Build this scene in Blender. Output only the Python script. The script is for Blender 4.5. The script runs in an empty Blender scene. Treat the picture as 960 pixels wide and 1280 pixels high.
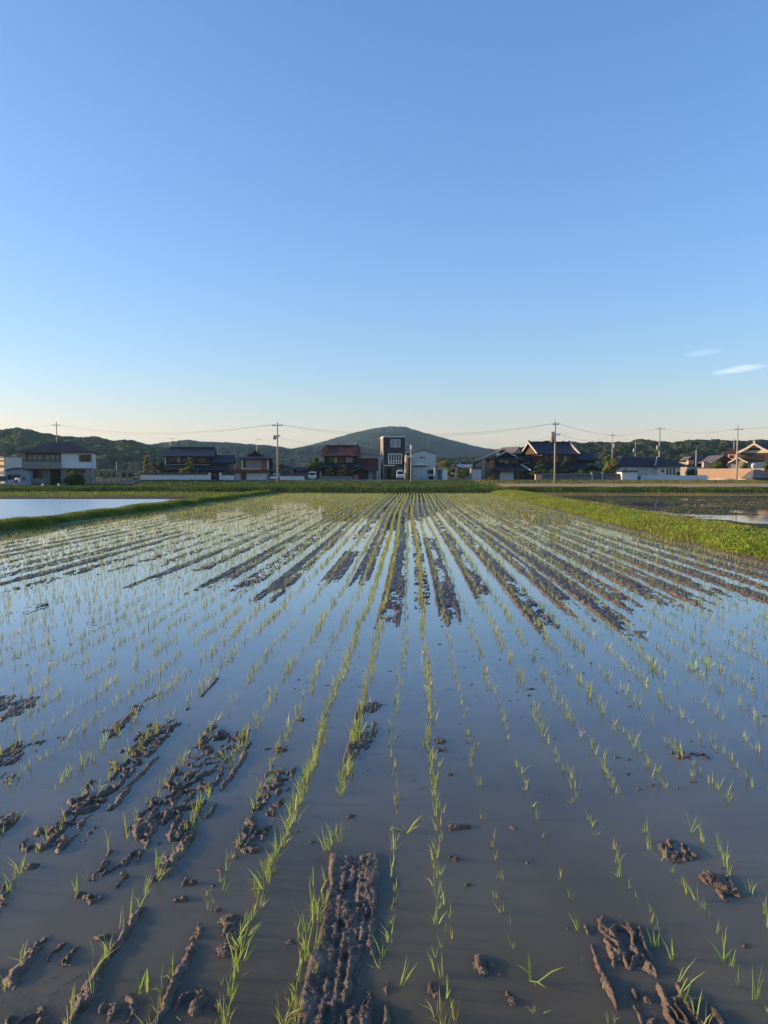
import bpy, math, random
import numpy as np
from mathutils import Vector, noise as mnoise
random.seed(7); RNG = np.random.default_rng(11)
S = bpy.context.scene; COL = S.collection
R = math.radians

# ------------------------------------------------------------------ camera
CAMH = 2.0; F = 960.0; HORZ = 592.0
PITCH = math.atan((640-HORZ)/F)
cd = bpy.data.cameras.new('camera'); cam = bpy.data.objects.new('camera', cd); COL.objects.link(cam)
cam.location = (0, 0, CAMH); cam.rotation_euler = (math.pi/2-PITCH, 0, 0)
cd.sensor_fit = 'VERTICAL'; cd.sensor_height = 36; cd.lens = 36*F/1280
cd.clip_start = .05; cd.clip_end = 20000
S.camera = cam

def ray(px, py):
    xc = (np.asarray(px, float)-480)/F; yc = (640-np.asarray(py, float))/F
    c, s = math.cos(PITCH), math.sin(PITCH)
    return xc, c+yc*s, -s+yc*c
def G(px, py, z=0.0):
    x, y, d = ray(px, py); t = (z-CAMH)/d
    return x*t, y*t
# row frame: x across the planted rows, s along them
B = math.atan(35/960.0); CB, SB = math.cos(B), math.sin(B)
def to_row(x, y): return x*CB-y*SB, x*SB+y*CB
def to_world(x0, s): return x0*CB+s*SB, -x0*SB+s*CB
def RX(px, py): return float(to_row(*G(px, py))[0])
def RS(px, py): return float(to_row(*G(px, py))[1])

# ------------------------------------------------------------------ noise
def _h(ix, iy, seed):
    n = (ix.astype(np.int64)*374761393 + iy.astype(np.int64)*668265263 + seed*974634777) & 0xffffffff
    n = ((n ^ (n >> 13))*1274126177) & 0xffffffff
    return ((n ^ (n >> 16)) & 0xffff)/65535.0
def vn(x, y, seed=0):
    x = np.asarray(x, float); y = np.asarray(y, float)
    ix = np.floor(x); iy = np.floor(y); fx = x-ix; fy = y-iy
    ix = ix.astype(np.int64); iy = iy.astype(np.int64)
    u = fx*fx*fx*(fx*(fx*6-15)+10); v = fy*fy*fy*(fy*(fy*6-15)+10)
    a = _h(ix, iy, seed); b = _h(ix+1, iy, seed); c = _h(ix, iy+1, seed); d = _h(ix+1, iy+1, seed)
    return ((a*(1-u)+b*u)*(1-v)+(c*(1-u)+d*u)*v)*2-1
def fbm(x, y, seed=0, o=4):
    r = 0; a = .55; f = 1.0
    for k in range(o):
        r = r+a*vn(x*f+k*17.3, y*f-k*9.1, seed+k); a *= .5; f *= 2.03
    return r
def worley(x, y, seed=0):
    ix = np.floor(x).astype(np.int64); iy = np.floor(y).astype(np.int64)
    best = np.full(x.shape, 9.0); hh = np.zeros(x.shape)
    for dx in (-1, 0, 1):
        for dy in (-1, 0, 1):
            cx = ix+dx; cy = iy+dy
            px = cx+_h(cx, cy, seed); py = cy+_h(cx, cy, seed+5)
            d = (px-x)**2+(py-y)**2; m = d < best
            best = np.where(m, d, best); hh = np.where(m, _h(cx, cy, seed+9), hh)
    return np.sqrt(best), hh
def sst(a, b, x):
    t = np.clip((x-a)/(b-a), 0, 1); return t*t*(3-2*t)

# ------------------------------------------------------------------ materials
def mat(name, color=(.5, .5, .5), rough=.8, spec=.3, metal=0, var=0.0, vscale=3.0, col2=None, bump=0.0, bscale=20, coord='Object', trans=0.0):
    m = bpy.data.materials.new(name); m.use_nodes = True
    nt = m.node_tree; nd = nt.nodes; ln = nt.links
    p = nd['Principled BSDF']; out = nd['Material Output']
    p.inputs['Base Color'].default_value = (*color, 1); p.inputs['Roughness'].default_value = rough
    p.inputs['Specular IOR Level'].default_value = spec; p.inputs['Metallic'].default_value = metal
    tc = nd.new('ShaderNodeTexCoord')
    if var or col2:
        n = nd.new('ShaderNodeTexNoise'); n.inputs['Scale'].default_value = vscale; n.inputs['Detail'].default_value = 6
        n.inputs['Roughness'].default_value = .65
        ln.new(tc.outputs[coord], n.inputs['Vector'])
        r = nd.new('ShaderNodeValToRGB'); r.color_ramp.elements[0].position = .32; r.color_ramp.elements[1].position = .68
        a = color if col2 is None else color
        b = col2 if col2 else tuple(min(1, c*(1+var)) for c in color)
        if col2 is None: a = tuple(c*(1-var) for c in color)
        r.color_ramp.elements[0].color = (*a, 1); r.color_ramp.elements[1].color = (*b, 1)
        ln.new(n.outputs['Fac'], r.inputs['Fac']); ln.new(r.outputs['Color'], p.inputs['Base Color'])
    if bump:
        n2 = nd.new('ShaderNodeTexNoise'); n2.inputs['Scale'].default_value = bscale; n2.inputs['Detail'].default_value = 5
        ln.new(tc.outputs[coord], n2.inputs['Vector'])
        bp = nd.new('ShaderNodeBump'); bp.inputs['Strength'].default_value = bump; bp.inputs['Distance'].default_value = .02
        ln.new(n2.outputs['Fac'], bp.inputs['Height']); ln.new(bp.outputs['Normal'], p.inputs['Normal'])
    if trans:
        t = nd.new('ShaderNodeBsdfTranslucent'); mx = nd.new('ShaderNodeMixShader'); mx.inputs['Fac'].default_value = trans
        src = p.inputs['Base Color'].links[0].from_socket if p.inputs['Base Color'].links else None
        if src: ln.new(src, t.inputs['Color'])
        else: t.inputs['Color'].default_value = (*color, 1)
        ln.new(p.outputs[0], mx.inputs[1]); ln.new(t.outputs[0], mx.inputs[2]); ln.new(mx.outputs[0], out.inputs['Surface'])
    return m
def tile_mat(name, c, rough=.42):
    m = mat(name, c, rough+.2, .2, var=.3, vscale=1.3)
    nt = m.node_tree; nd = nt.nodes; ln = nt.links
    tc = nd.new('ShaderNodeTexCoord')
    w = nd.new('ShaderNodeTexWave'); w.wave_type = 'BANDS'; w.bands_direction = 'X'; w.inputs['Scale'].default_value = 1.15
    w.inputs['Distortion'].default_value = .3
    w2 = nd.new('ShaderNodeTexWave'); w2.wave_type = 'BANDS'; w2.bands_direction = 'Z'; w2.inputs['Scale'].default_value = 2.2; w2.wave_profile = 'SAW'
    ad = nd.new('ShaderNodeMath'); ad.operation = 'ADD'
    ln.new(tc.outputs['Object'], w.inputs['Vector']); ln.new(tc.outputs['Object'], w2.inputs['Vector'])
    ln.new(w.outputs['Fac'], ad.inputs[0]); ln.new(w2.outputs['Fac'], ad.inputs[1])
    bp = nd.new('ShaderNodeBump'); bp.inputs['Strength'].default_value = .6; bp.inputs['Distance'].default_value = .05
    ln.new(ad.outputs[0], bp.inputs['Height']); ln.new(bp.outputs['Normal'], nd['Principled BSDF'].inputs['Normal'])
    return m
M = {}
M['tile'] = tile_mat('dark_blue_roof_tile', (.022, .030, .046))
M['tile_brown'] = tile_mat('red_brown_roof_tile', (.075, .024, .022))
M['slate'] = tile_mat('charcoal_slate', (.028, .028, .036), .5)
M['tile_grey'] = tile_mat('grey_roof_tile', (.09, .092, .10), .5)
M['white'] = mat('white_render', (.64, .645, .62), .8, .2, var=.07, vscale=1.5)
M['pale'] = mat('pale_grey_metal', (.44, .47, .46), .6, .3, var=.06, vscale=1.2)
M['cream'] = mat('cream_plaster', (.62, .54, .42), .85, .2, var=.1, vscale=1.5)
M['beige'] = mat('beige_siding', (.24, .21, .18), .85, .2, var=.1, vscale=2)
M['orange'] = mat('tan_orange_render', (.50, .33, .21), .9, .2, var=.1, vscale=1.5)
M['darkwood'] = mat('dark_timber', (.02, .015, .014), .7, .25, var=.3, vscale=4)
M['brownwood'] = mat('brown_timber', (.07, .038, .025), .75, .25, var=.3, vscale=4)
M['charcoal'] = mat('charcoal_siding', (.034, .031, .036), .7, .3, var=.12, vscale=2)
M['red'] = mat('red_brown_fascia', (.12, .035, .025), .6, .3, var=.15)
M['brick'] = mat('brown_brick', (.26, .11, .07), .85, .2, var=.3, vscale=7)
M['stone'] = mat('grey_stone', (.17, .16, .15), .9, .2, var=.5, vscale=3, bump=.6, bscale=4)
M['conc'] = mat('weathered_concrete', (.36, .34, .31), .85, .25, var=.15, vscale=4)
M['polec'] = mat('pole_concrete', (.34, .31, .28), .8, .25, var=.12, vscale=2)
M['glass'] = mat('window_glass', (.012, .015, .018), .08, .35)
M['curtain'] = mat('curtained_glass', (.22, .24, .24), .2, .4, var=.1, vscale=5)
M['frame'] = mat('aluminium_frame', (.55, .55, .54), .4, .5)
M['dframe'] = mat('dark_bronze_frame', (.05, .045, .045), .4, .5)
M['black'] = mat('black_rubber', (.02, .02, .02), .7, .3)
M['steel'] = mat('galvanised_steel', (.42, .42, .42), .45, .5, metal=.6)
M['wire'] = mat('black_cable', (.05, .05, .05), .6, .3)
M['carwhite'] = mat('white_car_paint', (.75, .76, .76), .2, .6)
M['lamp'] = mat('headlight_lens', (.6, .62, .65), .1, .7)
M['shedblue'] = mat('pale_blue_siding', (.22, .27, .30), .7, .3, var=.1, vscale=2)
M['dblue'] = mat('dark_blue_paint', (.03, .055, .09), .5, .4, var=.2)
M['teal'] = mat('dark_teal_gate', (.04, .07, .075), .5, .4, var=.2)
M['greywood'] = mat('grey_timber', (.26, .23, .19), .85, .2, var=.2, vscale=5)
M['trunk'] = mat('tree_bark', (.09, .065, .045), .9, .15, var=.3, vscale=6)
M['pine'] = mat('pine_needles', (.035, .07, .022), .7, .2, col2=(.10, .14, .035), vscale=1.2, trans=.25)
M['leaf'] = mat('green_leaves', (.05, .11, .022), .6, .3, col2=(.15, .21, .045), vscale=1.0, trans=.3)
M['yleaf'] = mat('yellow_green_leaves', (.13, .16, .03), .6, .3, col2=(.30, .27, .06), vscale=1.2, trans=.3)
M['rleaf'] = mat('reddish_leaves', (.10, .045, .03), .6, .3, col2=(.09, .08, .03), vscale=1.2, trans=.3)
M['rice'] = mat('rice_blade', (.21, .32, .045), .45, .4, col2=(.42, .50, .11), vscale=9, trans=.4, coord='Object')
M['ricefar'] = mat('rice_blade_far', (.21, .27, .06), .45, .4, col2=(.40, .43, .13), vscale=.9, trans=.4)
M['grass'] = mat('levee_grass', (.05, .12, .015), .6, .3, col2=(.24, .29, .045), vscale=1.1, trans=.3)
M['weeds'] = mat('levee_weeds', (.11, .20, .02), .6, .3, col2=(.37, .42, .06), vscale=1.6, trans=.4)
M['bankgrass'] = mat('bank_grass', (.028, .07, .014), .7, .2, col2=(.11, .17, .03), vscale=.35, trans=.2)
M['drygrass'] = mat('dry_grass', (.22, .16, .07), .8, .2, col2=(.20, .20, .06), vscale=.7, trans=.25)
M['mud'] = mat('wet_mud', (.050, .038, .028), .42, .27, col2=(.225, .162, .110), vscale=7, bump=.8, bscale=120)  # paler patches are brightened to stand in for sunlit mud faces
M['soil'] = mat('levee_soil', (.07, .06, .035), .9, .2, col2=(.14, .11, .06), vscale=1.2, bump=.4, bscale=9)
M['field'] = mat('far_ground', (.030, .045, .016), .95, .1, col2=(.075, .07, .03), vscale=.25)
M['dirt'] = mat('dry_dirt', (.50, .33, .18), .95, .1, col2=(.34, .26, .12), vscale=.5)
M['tar'] = mat('old_asphalt', (.14, .14, .135), .9, .2, var=.15, vscale=.6)
M['skin'] = mat('skin', (.45, .28, .2), .6, .3)
M['shirt'] = mat('white_cotton', (.72, .72, .72), .9, .1)
M['shorts'] = mat('blue_cotton', (.08, .14, .22), .9, .1)
M['hair'] = mat('black_hair', (.015, .012, .01), .6, .3)

def hill_mat(name, a, b, c, sc):
    m = bpy.data.materials.new(name); m.use_nodes = True
    nt = m.node_tree; nd = nt.nodes; ln = nt.links; p = nd['Principled BSDF']
    p.inputs['Roughness'].default_value = .95; p.inputs['Specular IOR Level'].default_value = .05
    g = nd.new('ShaderNodeNewGeometry')
    n1 = nd.new('ShaderNodeTexNoise'); n1.inputs['Scale'].default_value = sc; n1.inputs['Detail'].default_value = 5
    n2 = nd.new('ShaderNodeTexNoise'); n2.inputs['Scale'].default_value = sc*14; n2.inputs['Detail'].default_value = 3
    ln.new(g.outputs['Position'], n1.inputs['Vector']); ln.new(g.outputs['Position'], n2.inputs['Vector'])
    r1 = nd.new('ShaderNodeValToRGB'); r1.color_ramp.elements[0].position = .4; r1.color_ramp.elements[1].position = .66
    r1.color_ramp.elements[0].color = (*a, 1); r1.color_ramp.elements[1].color = (*b, 1)
    r2 = nd.new('ShaderNodeValToRGB'); r2.color_ramp.elements[0].position = .35; r2.color_ramp.elements[1].position = .65
    r2.color_ramp.elements[0].color = (0, 0, 0, 1); r2.color_ramp.elements[1].color = (1, 1, 1, 1)
    mx = nd.new('ShaderNodeMix'); mx.data_type = 'RGBA'; mx.inputs[7].default_value = (*c, 1)
    ln.new(n1.outputs['Fac'], r1.inputs['Fac']); ln.new(n2.outputs['Fac'], r2.inputs['Fac'])
    ml = nd.new('ShaderNodeMath'); ml.operation = 'MULTIPLY'; ml.inputs[1].default_value = .6
    ln.new(r2.outputs['Color'], ml.inputs[0]); ln.new(ml.outputs[0], mx.inputs[0])
    ln.new(r1.outputs['Color'], mx.inputs[6]); ln.new(mx.outputs[2], p.inputs['Base Color'])
    return m

def water_mat(name, col, clear, ripple=.25, rg=.015, rdist=.004):
    m = bpy.data.materials.new(name); m.use_nodes = True
    nt = m.node_tree; nd = nt.nodes; ln = nt.links
    nd.remove(nd['Principled BSDF']); out = nd['Material Output']
    geo = nd.new('ShaderNodeNewGeometry')
    mp = nd.new('ShaderNodeMapping'); mp.inputs['Scale'].default_value = (2.2, .9, 1); mp.inputs['Rotation'].default_value = (0, 0, R(12))
    ln.new(geo.outputs['Position'], mp.inputs['Vector'])
    n = nd.new('ShaderNodeTexNoise'); n.inputs['Scale'].default_value = 1.7; n.inputs['Detail'].default_value = 3
    ln.new(mp.outputs[0], n.inputs['Vector'])
    bp = nd.new('ShaderNodeBump'); bp.inputs['Strength'].default_value = ripple; bp.inputs['Distance'].default_value = rdist
    ln.new(n.outputs['Fac'], bp.inputs['Height'])
    lw = nd.new('ShaderNodeLayerWeight'); lw.inputs['Blend'].default_value = .5; ln.new(bp.outputs[0], lw.inputs['Normal'])
    fc = nd.new('ShaderNodeFloatCurve'); cu = fc.mapping.curves[0]
    cu.points[0].location = (0, .02); cu.points[1].location = (1, 1)
    for q_ in ((.45, .030), (.60, .145), (.76, .47), (.89, .83)): cu.points.new(*q_)
    fc.mapping.update(); ln.new(lw.outputs['Facing'], fc.inputs['Value']); fr = fc
    gl = nd.new('ShaderNodeBsdfGlossy'); gl.inputs['Roughness'].default_value = rg; ln.new(bp.outputs[0], gl.inputs['Normal'])
    # suspended silt, in soft drifting patches
    n2 = nd.new('ShaderNodeTexNoise'); n2.inputs['Scale'].default_value = .8; n2.inputs['Detail'].default_value = 4
    ln.new(geo.outputs['Position'], n2.inputs['Vector'])
    rp = nd.new('ShaderNodeValToRGB'); rp.color_ramp.elements[0].position = .3; rp.color_ramp.elements[1].position = .7
    rp.color_ramp.elements[0].color = (*[c*.72 for c in col], 1); rp.color_ramp.elements[1].color = (*[c*1.25 for c in col], 1)
    ln.new(n2.outputs['Fac'], rp.inputs['Fac'])
    df = nd.new('ShaderNodeSubsurfaceScattering'); df.falloff = 'BURLEY'; df.inputs['Radius'].default_value = (1, .9, .7); df.inputs['Scale'].default_value = .10
    ln.new(rp.outputs[0], df.inputs['Color'])
    tr = nd.new('ShaderNodeBsdfTransparent'); tr.inputs['Color'].default_value = (.80, .78, .70, 1)
    b = nd.new('ShaderNodeMixShader'); b.inputs['Fac'].default_value = clear
    ln.new(df.outputs[0], b.inputs[1]); ln.new(tr.outputs[0], b.inputs[2])
    mx = nd.new('ShaderNodeMixShader'); ln.new(fr.outputs[0], mx.inputs['Fac']); ln.new(b.outputs[0], mx.inputs[1]); ln.new(gl.outputs[0], mx.inputs[2])
    ln.new(mx.outputs[0], out.inputs['Surface'])
    return m
M['water'] = water_mat('paddy_water', (.165, .148, .102), .34)

# ------------------------------------------------------------------ object helpers
def tag(o, label=None, cat=None, group=None, kind=None):
    if label: o['label'] = label
    if cat: o['category'] = cat
    if group: o['group'] = group
    if kind: o['kind'] = kind
    return o
def link(name, me, m, parent=None):
    o = bpy.data.objects.new(name, me); COL.objects.link(o)
    if m: me.materials.append(m)
    if parent: o.parent = parent
    return o
def mesh_np(name, V, Fq=None, Ft=None, smooth=True):
    me = bpy.data.meshes.new(name); V = np.asarray(V, np.float32)
    loops = []; starts = []; tot = []; c = 0
    for Fa, k in ((Fq, 4), (Ft, 3)):
        if Fa is not None and len(Fa):
            Fa = np.asarray(Fa, np.int32); loops.append(Fa.ravel()); n = len(Fa)
            starts.append(c+np.arange(n)*k); tot.append(np.full(n, k)); c += n*k
    loops = np.concatenate(loops); starts = np.concatenate(starts); tot = np.concatenate(tot)
    me.vertices.add(len(V)); me.vertices.foreach_set('co', V.ravel())
    me.loops.add(len(loops)); me.loops.foreach_set('vertex_index', loops.astype(np.int32))
    me.polygons.add(len(starts)); me.polygons.foreach_set('loop_start', starts.astype(np.int32))
    me.polygons.foreach_set('loop_total', tot.astype(np.int32))
    me.update(calc_edges=True)
    if smooth: me.polygons.foreach_set('use_smooth', np.ones(len(starts), bool))
    me.validate()
    return me
def grid_mesh(name, X, Y, Z, smooth=True):
    r, c = X.shape
    V = np.stack([X.ravel(), Y.ravel(), Z.ravel()], 1)
    i = np.arange(r*c).reshape(r, c)
    Fq = np.stack([i[:-1, :-1].ravel(), i[:-1, 1:].ravel(), i[1:, 1:].ravel(), i[1:, :-1].ravel()], 1)
    return mesh_np(name, V, Fq, None, smooth)

class MB:
    """collects solids, then links them as one mesh"""
    def __init__(s): s.v = []; s.f = []
    def add(s, v, f):
        b = len(s.v); s.v += [tuple(p) for p in v]; s.f += [tuple(i+b for i in q) for q in f]; return s
    def box(s, x0, x1, y0, y1, z0, z1):
        if x0 > x1: x0, x1 = x1, x0
        if y0 > y1: y0, y1 = y1, y0
        if z0 > z1: z0, z1 = z1, z0
        return s.add([(x0, y0, z0), (x1, y0, z0), (x1, y1, z0), (x0, y1, z0), (x0, y0, z1), (x1, y0, z1), (x1, y1, z1), (x0, y1, z1)],
                     [(0, 3, 2, 1), (4, 5, 6, 7), (0, 1, 5, 4), (1, 2, 6, 5), (2, 3, 7, 6), (3, 0, 4, 7)])
    def prism(s, pts, a, b, axis='y'):
        """closed outline (list of 2D points) extruded between a and b"""
        n = len(pts)
        mk = {'y': lambda p, t: (p[0], t, p[1]), 'x': lambda p, t: (t, p[0], p[1]), 'z': lambda p, t: (p[0], p[1], t)}[axis]
        v = [mk(p, a) for p in pts]+[mk(p, b) for p in pts]
        f = [tuple(range(n-1, -1, -1)), tuple(range(n, 2*n))]+[(i, (i+1) % n, n+(i+1) % n, n+i) for i in range(n)]
        return s.add(v, f)
    def slab(s, a, b, c, d, th):
        """roof plane a,b,c,d (top face) with thickness"""
        P = [Vector(p) for p in (a, b, c, d)]
        return s.add(P+[p-Vector((0, 0, th)) for p in P], [(0, 1, 2, 3), (7, 6, 5, 4), (0, 4, 5, 1), (1, 5, 6, 2), (2, 6, 7, 3), (3, 7, 4, 0)])
    def tube(s, pts, r, n=8, caps=True):
        P = [Vector(p) for p in pts]; rr = r if isinstance(r, (list, tuple)) else [r]*len(P)
        v = []
        for i, p in enumerate(P):
            t = (P[min(i+1, len(P)-1)]-P[max(i-1, 0)]).normalized()
            u = t.cross(Vector((0, 0, 1)) if abs(t.z) < .9 else Vector((1, 0, 0))).normalized(); w = t.cross(u)
            for k in range(n):
                a = 2*math.pi*k/n; v.append(p+(u*math.cos(a)+w*math.sin(a))*rr[i])
        f = []
        for i in range(len(P)-1):
            for k in range(n):
                f.append((i*n+k, i*n+(k+1) % n, (i+1)*n+(k+1) % n, (i+1)*n+k))
        if caps: f += [tuple(range(n-1, -1, -1)), tuple(range((len(P)-1)*n, len(P)*n))]
        return s.add(v, f)
    def gable_x(s, x0, x1, y0, y1, ze, zr, th=.16, lift=0.0):
        """ridge along x, two thick slopes with a gentle concave sweep"""
        ym = (y0+y1)/2; q = .5
        for ya in (y0, y1):
            yh = ya+(ym-ya)*q; zh = ze+(zr-ze)*(q-.06)
            s.slab((x0, ya, ze+lift), (x1, ya, ze+lift), (x1, yh, zh), (x0, yh, zh), th)
            s.slab((x0, yh, zh+.003), (x1, yh, zh+.003), (x1, ym, zr), (x0, ym, zr), th)
        return s
    def gable_y(s, x0, x1, y0, y1, ze, zr, th=.16, xm=None):
        xm = (x0+x1)/2 if xm is None else xm; q = .5
        for xa in (x0, x1):
            xh = xa+(xm-xa)*q; zh = ze+(zr-ze)*(q-.06)
            s.slab((xa, y0, ze), (xh, y0, zh), (xh, y1, zh), (xa, y1, ze), th)
            s.slab((xh, y0, zh+.003), (xm, y0, zr), (xm, y1, zr), (xh, y1, zh+.003), th)
        return s
    def hip(s, x0, x1, y0, y1, ze, zr, rx0, rx1, th=.15):
        ym = (y0+y1)/2
        a, b, c, d = (x0, y0, ze), (x1, y0, ze), (x1, y1, ze), (x0, y1, ze); r0, r1 = (rx0, ym, zr), (rx1, ym, zr)
        v = [a, b, c, d, r0, r1]+[(p[0], p[1], p[2]-th) for p in (a, b, c, d)]
        return s.add(v, [(0, 1, 5, 4), (1, 2, 5), (2, 3, 4, 5), (3, 0, 4), (9, 8, 7, 6), (0, 6, 7, 1), (1, 7, 8, 2), (2, 8, 9, 3), (3, 9, 6, 0)])
    def build(s, name, m, parent=None, smooth=False):
        me = bpy.data.meshes.new(name); me.from_pydata([tuple(p) for p in s.v], [], s.f); me.update()
        if smooth: me.polygons.foreach_set('use_smooth', [True]*len(me.polygons))
        return link(name, me, M[m] if isinstance(m, str) else m, parent)

class Thing:
    """an Empty at a thing's base, with its parts in its own local frame (x right, y away, z up)"""
    def __init__(s, name, label, cat, px, D, zb, group=None, rot=0):
        s.D = D; s.k = D/F; s.pc = px; s.zb = zb
        s.e = bpy.data.objects.new(name, None); COL.objects.link(s.e); s.e.empty_display_size = .5
        s.e.location = ((px-480)*s.k, D, zb); s.e.rotation_euler = (0, 0, rot)
        tag(s.e, label, cat, group)
    def X(s, px): return (px-s.pc)*s.k
    def Z(s, py): return CAMH+(HORZ-py)*s.k-s.zb
    def xz(s, px0, px1, y0, y1): return s.X(px0), s.X(px1), s.Z(y1), s.Z(y0)
    def box(s, name, m, px0, px1, yt, yb, d0, d1, parent=None, label=None):
        x0, x1, z0, z1 = s.xz(px0, px1, yt, yb)
        o = MB().box(x0, x1, d0, d1, z0, z1).build(name, m, parent or s.e)
        if label: o['label'] = label
        return o
    def wall(s, m, *boxes, name='wall', label=None):
        b = MB()
        for (px0, px1, yt, yb, d0, d1) in boxes:
            x0, x1, z0, z1 = s.xz(px0, px1, yt, yb); b.box(x0, x1, d0, d1, z0, z1)
        o = b.build(name, m, s.e)
        if label: o['label'] = label
        return o
    def window(s, px0, px1, yt, yb, face=0.0, pane='glass', fr='frame', nx=2, ny=1, t=.05, parent=None, label=None):
        x0, x1, z0, z1 = s.xz(px0, px1, yt, yb); b = MB(); y0, y1 = face-.07, face-.004
        b.box(x0, x0+t, y0, y1, z0, z1).box(x1-t, x1, y0, y1, z0, z1)
        b.box(x0+t, x1-t, y0, y1, z0, z0+t).box(x0+t, x1-t, y0, y1, z1-t, z1)
        for i in range(1, nx):
            xm = x0+(x1-x0)*i/nx; b.box(xm-t/2, xm+t/2, y0+.006, y1, z0+t, z1-t)
        for i in range(1, ny):
            zm = z0+(z1-z0)*i/ny; b.box(x0+t, x1-t, y0+.012, y1, zm-t/2, zm+t/2)
        o = b.build('window', fr, parent or s.e)
        MB().box(x0+t, x1-t, face-.035, face-.006, z0+t, z1-t).build('pane', pane, o)
        if label: o['label'] = label
        return o
    def door(s, m, px0, px1, yt, yb, face=0.0, handle=True):
        o = s.box('door', m, px0, px1, yt, yb, face-.06, face-.003)
        if handle:
            x1 = s.X(px1); z = (s.Z(yt)+s.Z(yb))/2
            MB().box(x1-.16, x1-.11, face-.11, face-.061, z-.12, z+.12).build('handle', 'steel', o)
        return o
    def shutter(s, m, px0, px1, yt, yb, face=0.0):
        x0, x1, z0, z1 = s.xz(px0, px1, yt, yb); b = MB(); n = max(4, int((z1-z0)/.16)); h = (z1-z0)/n
        for i in range(n): b.box(x0, x1, face-.03-(i % 2)*.012, face-.004, z0+i*h, z0+(i+1)*h-.004)
        return b.build('shutter_door', m, s.e)
    def ridge(s, parent, x0, x1, y, z, m='tile', r=.16, ends=True):
        b = MB().box(x0, x1, y-r*.7, y+r*.7, z-.08, z+r*1.6)
        if ends:
            for xx in (x0, x1): b.box(xx-.12, xx+.12, y-r*1.1, y+r*1.1, z-.05, z+r*2.6)
        return b.build('ridge_cap', m, parent)

# ------------------------------------------------------------------ world
SUN_EL = R(9.5); SUN_AZ = R(84)          # to the left of the view direction
w = bpy.data.worlds.new('World'); S.world = w; w.use_nodes = True
nt = w.node_tree; nd = nt.nodes; ln = nt.links
bg = nd['Background']; sky = nd.new('ShaderNodeTexSky'); sky.sky_type = 'NISHITA'; sky.sun_disc = False
sky.sun_elevation = SUN_EL; sky.sun_rotation = -SUN_AZ
sky.air_density = 1.0; sky.dust_density = .6; sky.ozone_density = 2.2; sky.altitude = 0
bg.inputs['Strength'].default_value = .15
# two thin wisps of cloud low on the right, placed by direction on the sky itself
tc = nd.new('ShaderNodeTexCoord')
nz = nd.new('ShaderNodeTexNoise'); nz.inputs['Scale'].default_value = 38; nz.inputs['Detail'].default_value = 5
mpn = nd.new('ShaderNodeMapping'); mpn.inputs['Scale'].default_value = (1, 1, 4.0)
ln.new(tc.outputs['Generated'], mpn.inputs['Vector']); ln.new(mpn.outputs[0], nz.inputs['Vector'])
prev = sky.outputs['Color']
def wisp(px, py, sx, sz, amt, prev):
    d = Vector([float(c) for c in ray(px, py)]).normalized(); az = Vector((d.y, -d.x, 0)).normalized()
    def dot(v):
        n = nd.new('ShaderNodeVectorMath'); n.operation = 'DOT_PRODUCT'; n.inputs[1].default_value = v
        ln.new(tc.outputs['Generated'], n.inputs[0]); return n.outputs['Value']
    def mth(op, a, b=None):
        n = nd.new('ShaderNodeMath'); n.operation = op
        for i, q in enumerate((a, b)):
            if q is None: continue
            if isinstance(q, (int, float)): n.inputs[i].default_value = q
            else: ln.new(q, n.inputs[i])
        return n.outputs[0]
    nsub = mth('MULTIPLY', mth('SUBTRACT', nz.outputs['Fac'], .5), 1.3)
    u = mth('DIVIDE', dot(az), sx)
    tilt = mth('MULTIPLY', dot(az), .09)
    v = mth('DIVIDE', mth('SUBTRACT', mth('SUBTRACT', dot((0, 0, 1)), d.z), tilt), sz)
    e = mth('SUBTRACT', 1.0, mth('ADD', mth('MULTIPLY', u, u), mth('MULTIPLY', v, v)))
    e = mth('ADD', e, nsub)
    n = nd.new('ShaderNodeMapRange'); n.interpolation_type = 'SMOOTHSTEP'; ln.new(e, n.inputs['Value'])
    n.inputs['From Min'].default_value = .05; n.inputs['From Max'].default_value = 1.2; n.inputs['To Max'].default_value = amt
    mx = nd.new('ShaderNodeMix'); mx.data_type = 'RGBA'; ln.new(n.outputs['Result'], mx.inputs[0]); ln.new(prev, mx.inputs[6])
    mx.inputs[7].default_value = (5.2, 6.4, 7.2, 1)
    return mx.outputs[2]
prev = wisp(924, 461.5, .036, .0050, .45, prev)
prev = wisp(880, 441, .026, .0050, .14, prev)
EXPO = .9
sp_ = nd.new('ShaderNodeSeparateColor'); cb_ = nd.new('ShaderNodeCombineColor'); ln.new(prev, sp_.inputs[0])
def mnode(op, a, b):
    n = nd.new('ShaderNodeMath'); n.operation = op
    for i_, q in enumerate((a, b)):
        if isinstance(q, (int, float)): n.inputs[i_].default_value = q
        else: ln.new(q, n.inputs[i_])
    return n.outputs[0]
# the photograph's rendering of the sky: compressed green, colour ratios pushed apart
r_, g_, b_ = sp_.outputs[0], sp_.outputs[1], sp_.outputs[2]
go = mnode('MULTIPLY', mnode('POWER', mnode('MULTIPLY', g_, .15), .84), 1.375/(.15*2**EXPO))
ro = mnode('MULTIPLY', mnode('MULTIPLY', go, 1.46), mnode('POWER', mnode('MINIMUM', mnode('DIVIDE', r_, g_), .90), 2.0))
bo = mnode('MULTIPLY', mnode('MULTIPLY', go, 1.16), mnode('POWER', mnode('DIVIDE', b_, g_), 1.25))
for q, o_ in ((0, ro), (1, go), (2, bo)): ln.new(o_, cb_.inputs[q])
ln.new(cb_.outputs[0], bg.inputs['Color'])
ld = bpy.data.lights.new('sun', 'SUN'); ld.energy = 5.0; ld.angle = R(.53); ld.color = (1, .70, .42)
sun = bpy.data.objects.new('sun', ld); COL.objects.link(sun)
sd = Vector((-math.sin(SUN_AZ)*math.cos(SUN_EL), math.cos(SUN_AZ)*math.cos(SUN_EL), math.sin(SUN_EL)))
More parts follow.
